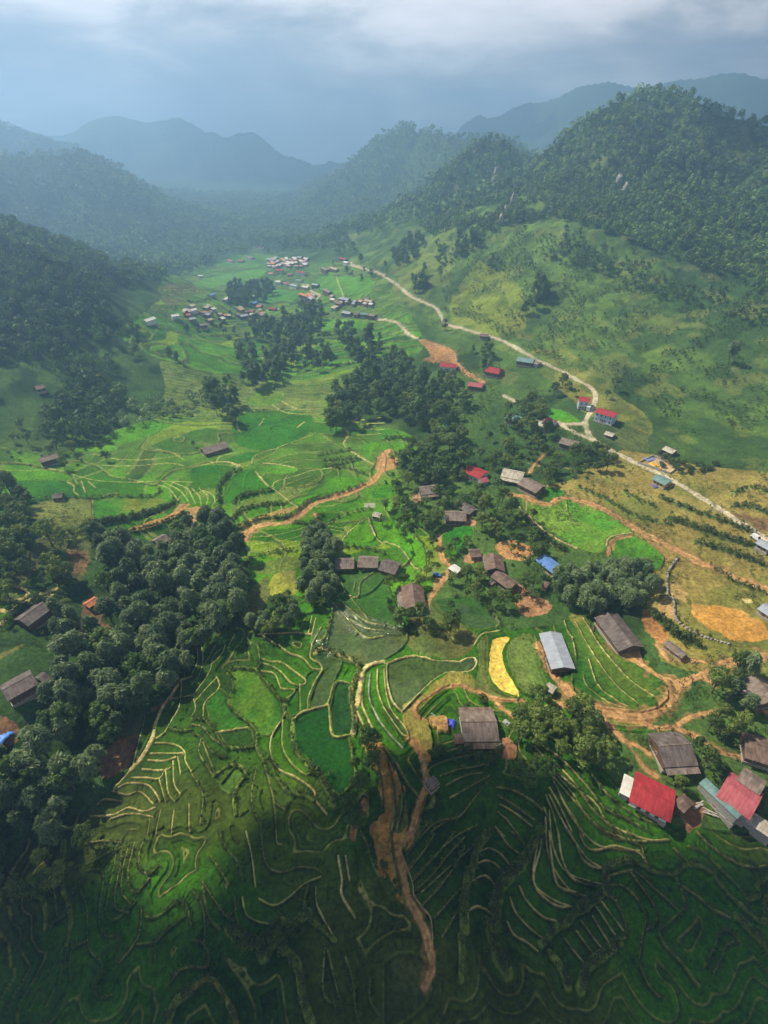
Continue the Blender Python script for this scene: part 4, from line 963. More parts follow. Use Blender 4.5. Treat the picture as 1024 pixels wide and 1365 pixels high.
M_BAM = leafmat('bamboo_leaf', (.055, .110, .042), (.200, .290, .120), .25, .5)
M_BRD = leafmat('broad_leaf', (.035, .090, .018), (.190, .270, .050), .3, .5)
M_LIT = leafmat('young_leaf', (.06, .14, .02), (.12, .21, .04), .3, .5)
M_FOR = leafmat('forest_leaf', (.050, .105, .028), (.120, .200, .045), .2, .6)
M_SHR = leafmat('shrub_leaf', (.045, .090, .020), (.10, .155, .035), .2, .6)
def plain(name, c, rough=.8, noise=0.25, scale=3.0, metal=0, spec=.3):
    m, t, p = mk(name); tcn = N(t, 'ShaderNodeTexCoord'); n = N(t, 'ShaderNodeTexNoise'); n.inputs['Scale'].default_value = scale; n.inputs['Detail'].default_value = 5
    t.links.new(tcn.outputs['Object'], n.inputs['Vector']); r = N(t, 'ShaderNodeMapRange'); r.inputs['To Min'].default_value = 1 - noise; r.inputs['To Max'].default_value = 1 + noise
    r.inputs['From Min'].default_value = .3; r.inputs['From Max'].default_value = .7
    t.links.new(n.outputs[0], r.inputs[0]); v = N(t, 'ShaderNodeVectorMath', operation='SCALE'); v.inputs[0].default_value = c[:3]; t.links.new(r.outputs[0], v.inputs['Scale'])
    t.links.new(v.outputs[0], p.inputs['Base Color']); p.inputs['Roughness'].default_value = rough; p.inputs['Metallic'].default_value = metal; p.inputs['Specular IOR Level'].default_value = spec
    return m
M_BARK = plain('bark', (.14, .10, .07)); M_CULM = plain('bamboo_culm', (.16, .17, .06))
def lobe(c, rad, n, s, r=rng, up=-.35, jn=.34, lw=None):
    """leaf quads over one leafy lobe: returns verts (4n,3), tint (4n,3)"""
    d = r.normal(size=(n * 2, 3)); d /= np.linalg.norm(d, axis=1)[:, None]; d = d[d[:, 2] > up][:n]; k = len(d)
    p = np.asarray(c) + d * np.asarray(rad) * r.uniform(.72, 1.08, (k, 1))
    nn = d + r.normal(size=(k, 3)) * jn; nn /= np.linalg.norm(nn, axis=1)[:, None]
    a = np.cross(nn, r.normal(size=(k, 3))); a /= np.linalg.norm(a, axis=1)[:, None]; b = np.cross(nn, a)
    ss = s * r.uniform(.6, 1.25, (k, 1))
    if lw:                                              # long drooping sprays
        a = d * np.array([1, 1, .25]) + np.array([0, 0, -.35]) + r.normal(size=(k, 3)) * .3; a /= np.linalg.norm(a, axis=1)[:, None]; b = np.cross(nn, a); b /= np.linalg.norm(b, axis=1)[:, None] + 1e-6
        a = a * ss; b = b * ss * lw
    else: a = a * ss; b = b * ss * .62
    V = np.stack([p - a, p - b * .9 - nn * ss * .12, p + a, p + b * .9 - nn * ss * .12], 1).reshape(-1, 3)
    t = r.uniform(.72, 1.25, (k, 1)); T = np.repeat(t, 4, 0) * np.ones((1, 3)); T[:, 0] *= np.repeat(r.uniform(.85, 1.25, k), 4)
    return V, T
def tube(p0, p1, r0, r1, n=6):
    p0, p1 = np.array(p0, float), np.array(p1, float); d = p1 - p0; d /= np.linalg.norm(d)
    a = np.cross(d, [0.3, 1, .1]); a /= np.linalg.norm(a); b = np.cross(d, a); an = np.arange(n) * 2 * math.pi / n
    ring = lambda c, r: c + r * (np.cos(an)[:, None] * a + np.sin(an)[:, None] * b)
    V = np.vstack([ring(p0, r0), ring(p1, r1)]); i = np.arange(n); j = (i + 1) % n
    return V, np.stack([i, j, j + n, i + n], -1)
def tubes(segs, name, mat):
    Vs, Fs, k = [], [], 0
    for s in segs:
        v, f = tube(*s); Vs.append(v); Fs.append(f + k); k += len(v)
    return mesh_from(name, np.vstack(Vs), np.vstack(Fs), mat, 4, None, True)
def leaves(lobes, name, mat, seed, up=-.35, lw=None):
    r = np.random.default_rng(seed); Vs, Ts = [], []
    for c, rad, n, s in lobes:
        v, t = lobe(c, rad, n, s, r, up, .34, lw); Vs.append(v); Ts.append(t * r.uniform(.8, 1.2))
    V = np.vstack(Vs); return mesh_from(name, V, np.arange(len(V)).reshape(-1, 4), mat, 4, np.vstack(Ts))
PROTO = {}
def lobes_of(kind, r):
    L, S = [], []
    if kind == 'bamboo':
        for i in range(13):
            a = i * 2.4 + r.uniform(-.5, .5); q0 = r.uniform(.1, .9); q1 = q0 + r.uniform(1.0, 2.6); h = r.uniform(7.2, 10.6) - q0 * 1.2
            for k in range(4):
                t = k / 3; q = q0 + (q1 - q0) * t; z = h - .35 * q * t - 1.1 * t * t; rr = (1.15 - .45 * t) * r.uniform(.8, 1.1)
                L.append(((q * math.cos(a), q * math.sin(a), z), (rr, rr, rr * .8), int(40 - 14 * t), .78))
            L.append(((q0 * 1.3 * math.cos(a), q0 * 1.3 * math.sin(a), h - 2.8), (.9, .9, 1.9), 30, .8))
            S.append(((q0 * .3 * math.cos(a), q0 * .3 * math.sin(a), 0), (q0 * math.cos(a), q0 * math.sin(a), h), .07, .03))
        L.append(((0, 0, 4.0), (2.0, 2.0, 3.2), 90, .6))
    elif kind == 'broad':
        R0, H = r.uniform(3.0, 3.8), r.uniform(5.2, 6.6)
        for i in range(19):
            a = r.uniform(0, 6.28); e = r.uniform(-.15, 1.45); q = R0 * math.cos(e) * r.uniform(.6, .95); q *= r.uniform(.75, 1.3); c = (q * math.cos(a), q * math.sin(a), H + R0 * .8 * math.sin(e) * r.uniform(.6, 1.2)); rr = r.uniform(.6, 1.45)
            L.append((c, (rr, rr, rr * .85), 70, .36))
            if i % 3 == 0: S.append(((0, 0, H * .5), (c[0] * .8, c[1] * .8, c[2] * .93), .11, .04))
        L.append(((0, 0, H), (R0 * .75, R0 * .75, R0 * .6), 110, .5)); S.append(((0, 0, -.4), (.1, .1, H * .8), .26, .14))
    elif kind == 'tall':
        for i in range(15):
            a = r.uniform(0, 6.28); h = r.uniform(3.2, 11.5); q = (2.9 * (1 - ((h - 6) / 8) ** 2)) * r.uniform(.3, 1); rr = r.uniform(1.0, 1.5)
            L.append(((q * math.cos(a), q * math.sin(a), h), (rr, rr, rr * 1.25), 42, .8))
        S.append(((0, 0, -.4), (.1, 0, 10), .2, .05)); L.append(((0, 0, 7), (1.2, 1.2, 4.2), 70, .6))
    elif kind == 'shrub':
        for i in range(7):
            a = r.uniform(0, 6.28); q = r.uniform(0, 1.3); rr = r.uniform(.55, .95)
            L.append(((q * math.cos(a), q * math.sin(a), .7 + r.uniform(0, .7)), (rr, rr, rr * .8), 34, .30))
        S.append(((0, 0, -.2), (.1, .1, 1.1), .07, .03))
    elif kind == 'palm':
        H = 5.5
        for i in range(15):
            a = i * 2.4 + r.uniform(-.2, .2); e = r.uniform(.1, 1.0)
            for k in range(5):
                q = .5 + k * .6; z = H + q * math.sin(e) - .13 * q * q
                L.append(((q * math.cos(a), q * math.sin(a), z), (.42, .42, .14), 12, .42))
        S.append(((0, 0, -.3), (.15, 0, H), .2, .14))
    return L, S
NAMES = dict(bamboo=('bamboo_clump', 'foliage', 'culms', 'bamboo'), broad=('broadleaf_tree', 'crown', 'trunk', 'tree'), tall=('tall_tree', 'crown', 'trunk', 'tall tree'),
             shrub=('shrub', 'foliage', 'stem', 'shrub'), palm=('palm_tree', 'crown', 'trunk', 'palm'))
MATS = dict(bamboo=M_BAM, broad=M_BRD, tall=M_FOR, shrub=M_SHR, palm=M_LIT, light=M_LIT)
for kind, nv in (('bamboo', 6), ('broad', 6), ('tall', 4), ('shrub', 4), ('palm', 2)):
    PROTO[kind] = []
    for v in range(nv):
        r = np.random.default_rng(100 + v * 7 + len(kind)); L, S = lobes_of(kind, r)
        PROTO[kind].append((leaves(L, kind + '_foliage', MATS[kind], 5 + v, -.35, {'bamboo': .30, 'tall': .42, 'palm': .25}.get(kind)), tubes(S, kind + '_stems', M_CULM if kind == 'bamboo' else M_BARK)))
r = np.random.default_rng(77); L, S = lobes_of('broad', r); PROTO['light'] = [(leaves(L, 'light_foliage', M_LIT, 51), tubes(S, 'light_stems', M_BARK))]
NAMES['light'] = ('leafy_tree', 'crown', 'trunk', 'tree')
def plant(kind, x, y, sc, label, group, z=None):
    nm, f, s, cat = NAMES[kind]; P_ = PROTO[kind][random.randrange(len(PROTO[kind]))]
    z = float(zat(x, y)[0]) if z is None else z
    root = bpy.data.objects.new(nm, None); COL.objects.link(root); root.location = (x, y, z - .1); root.rotation_euler[2] = random.uniform(0, 6.28)
    s_ = sc * (random.uniform(.62, 1.32) if kind != 'bamboo' else random.uniform(.78, 1.25)); root.scale = (s_ * random.uniform(.9, 1.1), s_, s_ * random.uniform(.88, 1.15)); root.empty_display_size = .3
    tag(root, label, cat, group); link(f, P_[0], root); link(s, P_[1], root); return root
RD = [(w_, wd_) for _, wd_, w_ in ROADW]; RP = np.vstack([np.column_stack([np.repeat(w_[:-1], 4, 0) + np.repeat(w_[1:] - w_[:-1], 4, 0) * np.tile([0, .25, .5, .75], len(w_) - 1)[:, None], np.full(4 * (len(w_) - 1), wd_)]) for w_, wd_ in RD])
def onroad(x, y, m=1.4): return bool((np.hypot(RP[:, 0] - x, RP[:, 1] - y) < RP[:, 2] * .5 + m).any())
BLOCK = []                                            # house footprints keep free
def scatter(pts, spacing, tile='P', lift=4.0, jit=.45, keep=1.0):
    w = cast(chaikin(px_of(tile, pts), True, 1), lift); out = []
    x0, y0 = w.min(0); x1, y1 = w.max(0); nx, ny = int((x1 - x0) / spacing) + 1, int((y1 - y0) / (spacing * .87)) + 1
    for j in range(ny + 1):
        for i in range(nx + 1):
            x = x0 + (i + .5 * (j % 2)) * spacing + random.uniform(-jit, jit) * spacing; y = y0 + j * spacing * .87 + random.uniform(-jit, jit) * spacing
            if random.random() > keep or not inpoly(np.array(x), np.array(y), w): continue
            if any((x - a) ** 2 + (y - b) ** 2 < c * c for a, b, c in BLOCK): continue
            if onroad(x, y, 1.0 + spacing * .2): continue
            out.append((x, y))
    return out
def grove(kinds, pts, spacing, sc, label, group, tile='P', lift=4.0, keep=1.0):
    for x, y in scatter(pts, spacing, tile, lift, keep=keep):
        k = random.choice(kinds); nm = {'bamboo': 'bamboo clump', 'broad': 'broadleaf tree', 'tall': 'tall slim tree', 'shrub': 'low shrub', 'palm': 'palm', 'light': 'pale green tree'}[k]
        plant(k, x, y, sc, label % nm, group + ' (' + nm + ')')
def single(kind, px, py, sc, label, group=None):
    x, y = cast([(px, py)], 0.0)[0]; return plant(kind, x, y, sc, label, group)
def mass(name, pts_or_mask, spacing, scale, mat, label, n_l=30, ls=.9, seed=3, kindl='forest'):
    """one object for a wood nobody could count"""
    r = np.random.default_rng(seed); base = []
    for v in range(4):
        Vs, Ts = [], []
        for k in range(4):
            a = r.uniform(0, 6.28); q = r.uniform(.2, 1.6)
            v_, t_ = lobe((q * math.cos(a), q * math.sin(a), 3.2 + r.uniform(-1.2, 1.4)), (1.5, 1.5, 1.6), n_l // 4, ls, r, -.5, .2); Vs.append(v_); Ts.append(t_ * r.uniform(.75, 1.25))
        base.append((np.vstack(Vs), np.vstack(Ts)))
    X, Y = pts_or_mask; n = len(X); Z = zat(X, Y); idx = r.integers(0, 4, n); ang = r.uniform(0, 6.28, n); s = scale * r.uniform(.55, 1.4, n) * (.7 + .6 * fbm(X, Y, 40, 2, 14.)); tn = r.uniform(.75, 1.3, n) * (.35 + 1.3 * fbm(X, Y, 55, 4, 17.))
    VV, TT = [], []
    for v in range(4):
        k = idx == v; b, t = base[v]; c, s_ = np.cos(ang[k])[:, None], np.sin(ang[k])[:, None]; ss = s[k][:, None]
        P_ = np.stack([(b[:, 0] * c - b[:, 1] * s_) * ss + X[k][:, None], (b[:, 0] * s_ + b[:, 1] * c) * ss + Y[k][:, None], b[:, 2] * ss + Z[k][:, None] - .6 * ss], -1)
        VV.append(P_.reshape(-1, 3)); TT.append((t[None] * tn[k][:, None, None]).reshape(-1, 3))
    V_ = np.vstack(VV); me = mesh_from(name, V_, np.arange(len(V_)).reshape(-1, 4), mat, 4, np.vstack(TT))
    o = link(name, me); tag(o, label, kindl, None, 'stuff'); return o
def region(x0, x1, y0, y1, spacing, poly_px, r, thin=None):
    nx, ny = int((x1 - x0) / spacing), int((y1 - y0) / spacing); X, Y = np.meshgrid(x0 + np.arange(nx) * spacing, y0 + np.arange(ny) * spacing)
    X = X.ravel() + r.uniform(-.5, .5, X.size) * spacing; Y = Y.ravel() + r.uniform(-.5, .5, Y.size) * spacing; Z = zat(X, Y)
    px, py = project(X, Y, Z); m = np.zeros(len(X), bool)
    wob = (fbm(X, Y, 60, 3, 4.) - .5) * 26
    for p in poly_px: m |= inpoly(px + wob, py + wob, chaikin(p, True, 1))
    m &= (px > -420) & (px < 1450)
    if thin is not None: m &= thin(X, Y)
    return X[m], Y[m]
# ------------------------------------------------------------------ buildings
class MB:
    def __init__(s): s.v, s.f = [], []
    def quad(s, a, b, c, d): k = len(s.v); s.v += [a, b, c, d]; s.f.append((k, k + 1, k + 2, k + 3)); return s
    def hexa(s, b, t):
        k = len(s.v); s.v += list(b) + list(t); s.f += [(k + 3, k + 2, k + 1, k), (k + 4, k + 5, k + 6, k + 7)]
        for i in range(4): j = (i + 1) % 4; s.f.append((k + i, k + j, k + 4 + j, k + 4 + i))
        return s
    def box(s, x0, x1, y0, y1, z0, z1): return s.hexa([(x0, y0, z0), (x1, y0, z0), (x1, y1, z0), (x0, y1, z0)], [(x0, y0, z1), (x1, y0, z1), (x1, y1, z1), (x0, y1, z1)])
    def slab(s, a, b, c, d, t=.12):                    # a roof sheet with thickness
        lo = [(p[0], p[1], p[2] - t) for p in (a, b, c, d)]; return s.hexa(lo, [a, b, c, d])
    def poly(s, pts): k = len(s.v); s.v += pts; s.f.append(tuple(range(k, k + len(pts)))); return s
    def build(s, name, mat, parent=None):
        me = bpy.data.meshes.new(name); me.from_pydata([tuple(map(float, p)) for p in s.v], [], s.f); me.materials.append(mat); me.update(); return link(name, me, parent)
def roofmat(name, c, c2, corr=9.0, rough=.7, stain=.5, metal=0.0, fac=.22):
    m, t, p = mk(name); tcn = N(t, 'ShaderNodeTexCoord'); oi = N(t, 'ShaderNodeObjectInfo')
    mp_ = N(t, 'ShaderNodeMapping'); mp_.inputs['Scale'].default_value = (1.3, .35, .35); t.links.new(tcn.outputs['Object'], mp_.inputs[0])
    n = N(t, 'ShaderNodeTexNoise'); n.inputs['Scale'].default_value = 1.1; n.inputs['Detail'].default_value = 7; n.inputs['Roughness'].default_value = .65; t.links.new(mp_.outputs[0], n.inputs['Vector'])
    br = N(t, 'ShaderNodeTexBrick'); br.inputs['Scale'].default_value = 1.0; br.inputs['Brick Width'].default_value = .95; br.inputs['Row Height'].default_value = 1.55; br.inputs['Mortar Size'].default_value = .02; br.inputs['Bias'].default_value = 0
    br.inputs['Color1'].default_value = (.58, .56, .54, 1); br.inputs['Color2'].default_value = (1.22, 1.2, 1.18, 1); br.inputs['Mortar'].default_value = (.55, .55, .55, 1); t.links.new(tcn.outputs['Object'], br.inputs['Vector'])
    r = N(t, 'ShaderNodeValToRGB'); ramp(r, [(.35, c), (.35 + stain * .5, c2)]); t.links.new(n.outputs[0], r.inputs[0])
    mxx = N(t, 'ShaderNodeMix', data_type='RGBA', blend_type='MULTIPLY'); mxx.inputs[0].default_value = min(1, fac * 3); t.links.new(r.outputs[0], mxx.inputs[6]); t.links.new(br.outputs[0], mxx.inputs[7])
    t.links.new(mxx.outputs[2], p.inputs['Base Color']); p.inputs['Roughness'].default_value = rough; p.inputs['Metallic'].default_value = metal
    wv = N(t, 'ShaderNodeTexWave'); wv.inputs['Scale'].default_value = corr / 6.0; wv.bands_direction = 'X'; t.links.new(tcn.outputs['Object'], wv.inputs['Vector'])
    b = N(t, 'ShaderNodeBump'); b.inputs['Strength'].default_value = .6; b.inputs['Distance'].default_value = .06; t.links.new(wv.outputs[0], b.inputs['Height']); t.links.new(b.outputs[0], p.inputs['Normal'])
    return m
RM = dict(grey=roofmat('old_grey_sheet', (.17, .13, .115), (.30, .235, .20)), brown=roofmat('old_brown_sheet', (.13, .085, .07), (.25, .17, .135)), dark=roofmat('dark_grey_sheet', (.10, .08, .078), (.20, .165, .155)),
          light=roofmat('pale_grey_sheet', (.42, .37, .31), (.60, .54, .46)), blue=roofmat('blue_sheet', (.10, .22, .55), (.16, .30, .66), fac=.08), bgrey=roofmat('blue_grey_sheet', (.30, .33, .40), (.42, .45, .52), fac=.06),
          red=roofmat('red_sheet', (.28, .03, .035), (.46, .045, .055), fac=.11, stain=.5), pink=roofmat('faded_red_sheet', (.36, .07, .09), (.48, .14, .16), fac=.08), teal=roofmat('teal_sheet', (.13, .25, .26), (.22, .34, .34), fac=.1),
          white=roofmat('white_sheet', (.62, .60, .56), (.78, .76, .72), fac=.08), orange=roofmat('orange_sheet', (.55, .17, .08), (.62, .25, .12), fac=.1), cream=roofmat('cream_sheet', (.62, .55, .34), (.72, .64, .42), fac=.08),
          tan=roofmat('tan_sheet', (.42, .30, .20), (.55, .42, .3), fac=.1))
WM = dict(wood=plain('dark_plank_wall', (.13, .075, .045), scale=2), white=plain('white_wall', (.74, .74, .76), noise=.08), ochre=plain('ochre_wall', (.68, .44, .20), noise=.12), earth=plain('earth_wall', (.36, .22, .13)), grey=plain('cement_wall', (.36, .34, .32)), blueish=plain('pale_blue_wall', (.50, .60, .72), noise=.1))
M_DARK = plain('dark_glass', (.03, .035, .04), rough=.25, noise=.1, spec=.5); M_FRAME = plain('frame_paint', (.45, .42, .38)); M_DOOR = plain('door_wood', (.22, .12, .06)); M_SLAB = plain('cement_base', (.38, .34, .30)); M_POST = plain('post_wood', (.19, .12, .07))
def house(px1, px2, W, roof, wall, label, name='wooden_house', cat='house', group=None, wh=2.6, pitch=.42, ov=.7, skirt=0, lift=2.5, detail=1, lmul=1.0, hip=0, floors=1, roof2=None):
    """px1, px2: picture points under the two ends of the ridge; W: width in metres"""
    w_ = cast([px1, px2], lift); a, b = w_; c = (a + b) / 2; d = b - a; L = max(float(np.hypot(*d)) * lmul, 2.0) - 2 * ov * .6; ang = math.atan2(d[1], d[0])
    W = W - 2 * ov * .6
    hx, hy = L / 2, W / 2; z = float(min(zat([c[0], a[0], b[0]], [c[1], a[1], b[1]])))
    zz = float(max(zat([c[0], a[0], b[0]], [c[1], a[1], b[1]])))
    BLOCK.append((c[0], c[1], max(L, W) * .62 + 1.2))
    root = bpy.data.objects.new(name, None); COL.objects.link(root); root.location = (c[0], c[1], z); root.rotation_euler[2] = ang; root.empty_display_size = .5
    tag(root, label, cat, group)
    H = wh * floors + (zz - z); top = H + hy * pitch * 2 * .5 + 0
    rz = H + (hy) * pitch
    if detail: MB().box(-hx - .25, hx + .25, -hy - .25, hy + .25, -1.2, .22 + (zz - z) * .5).build('foundation', M_SLAB, root)
    m = MB(); m.box(-hx, hx, -hy, hy, .22 if detail else -1, H)
    for s in (-1, 1):                                   # gable ends, with thickness
        m.v += [(s * hx, -hy, H), (s * hx, hy, H), (s * hx, 0, rz - .1), (s * (hx - .15), -hy, H), (s * (hx - .15), hy, H), (s * (hx - .15), 0, rz - .1)]; k = len(m.v) - 6
        m.f += [(k, k + 1, k + 2), (k + 5, k + 4, k + 3), (k, k + 3, k + 4, k + 1), (k + 1, k + 4, k + 5, k + 2), (k + 2, k + 5, k + 3, k)]
    m.build('wall', WM[wall], root)
    e = hy + ov; ze = rz - e * pitch; ox = hx + ov * .8; ins = min(hip * hy, ox * .4)
    m = MB(); t = .1 + .02
    rdg = rz + .14; zl = ze + .14
    if not hip:
        m.slab((-ox, -e, zl), (ox, -e, zl), (ox, 0, rdg), (-ox, 0, rdg), t); m.slab((ox, e, zl), (-ox, e, zl), (-ox, 0, rdg), (ox, 0, rdg), t)
        m.build('roof', RM[roof], root)
    else:
        k = len(m.v); m.v += [(-ox, -e, zl), (ox, -e, zl), (ox, e, zl), (-ox, e, zl), (-ox + ins, 0, rdg), (ox - ins, 0, rdg)]
        m.v += [(p[0], p[1], p[2] - t) for p in m.v[k:k + 4]]
        m.f += [(0, 1, 5, 4), (1, 2, 5), (2, 3, 4, 5), (3, 0, 4), (0, 6, 7, 1), (1, 7, 8, 2), (2, 8, 9, 3), (3, 9, 6, 0), (9, 8, 7, 6)]
        m.build('roof', RM[roof], root)
    if detail:
        r_ = MB(); r_.box(-ox - .03 + ins, ox + .03 - ins, -.16, .16, rdg + .005, rdg + .07); r_.build('ridge_cap', RM[roof2 or roof], root)
    if skirt:                                           # lower lean-to roofs along the long sides
        for s, nm in ((-1, 'porch_roof'), (1, 'lean_to_roof'))[:skirt]:
            y0 = s * (e - .25); y1 = s * (e + 1.9); z0 = zl - .28; z1 = z0 - 1.9 * pitch * .8; q = MB()
            P4 = [(-ox * .97, y1, z1), (ox * .97, y1, z1), (ox * .97, y0, z0), (-ox * .97, y0, z0)]
            if s > 0: P4 = [P4[1], P4[0], P4[3], P4[2]]
            q.slab(*P4, t=.1).build(nm, RM[roof2 or roof], root); q = MB()
            for i in range(4): xx = -ox * .9 + i * ox * .6; q = MB().box(xx - .08, xx + .08, y1 - .2 * s - .08, y1 - .2 * s + .08, -1, z1 - .1); q.build('porch_post', M_POST, root)
    if detail:
        f = MB().box(-.5, .5, -hy - .07, -hy + .01, .25, 2.15).build('door', M_DOOR, root); MB().box(.33, .41, -hy - .12, -hy - .07, 1.1, 1.25).build('handle', M_FRAME, f)
        nwin = 2 if L < 11 else 4
        for fl_ in range(floors):
            for s in (-1, 1):
                for i in range(nwin):
                    xx = (i - (nwin - 1) / 2) * L / nwin + (L / nwin * .0)
                    if s < 0 and abs(xx) < 1.1 and fl_ == 0: continue
                    zb = 1.0 + fl_ * wh; y = s * (hy + .03)
                    wn = MB().box(xx - .55, xx + .55, y - .05, y + .05, zb, zb + 1.15).build('window', M_FRAME, root)
                    MB().box(xx - .45, xx + .45, y + s * .052 - .004, y + s * .052 + .004, zb + .1, zb + 1.05).build('pane', M_DARK, wn)
            for s in (-1, 1):
                zb = 1.0 + fl_ * wh; x = s * (hx + .03); wn = MB().box(x - .05, x + .05, -.5, .5, zb, zb + 1.1).build('window', M_FRAME, root)
                MB().box(x + s * .052 - .004, x + s * .052 + .004, -.4, .4, zb + .1, zb + 1.0).build('pane', M_DARK, wn)
    return root
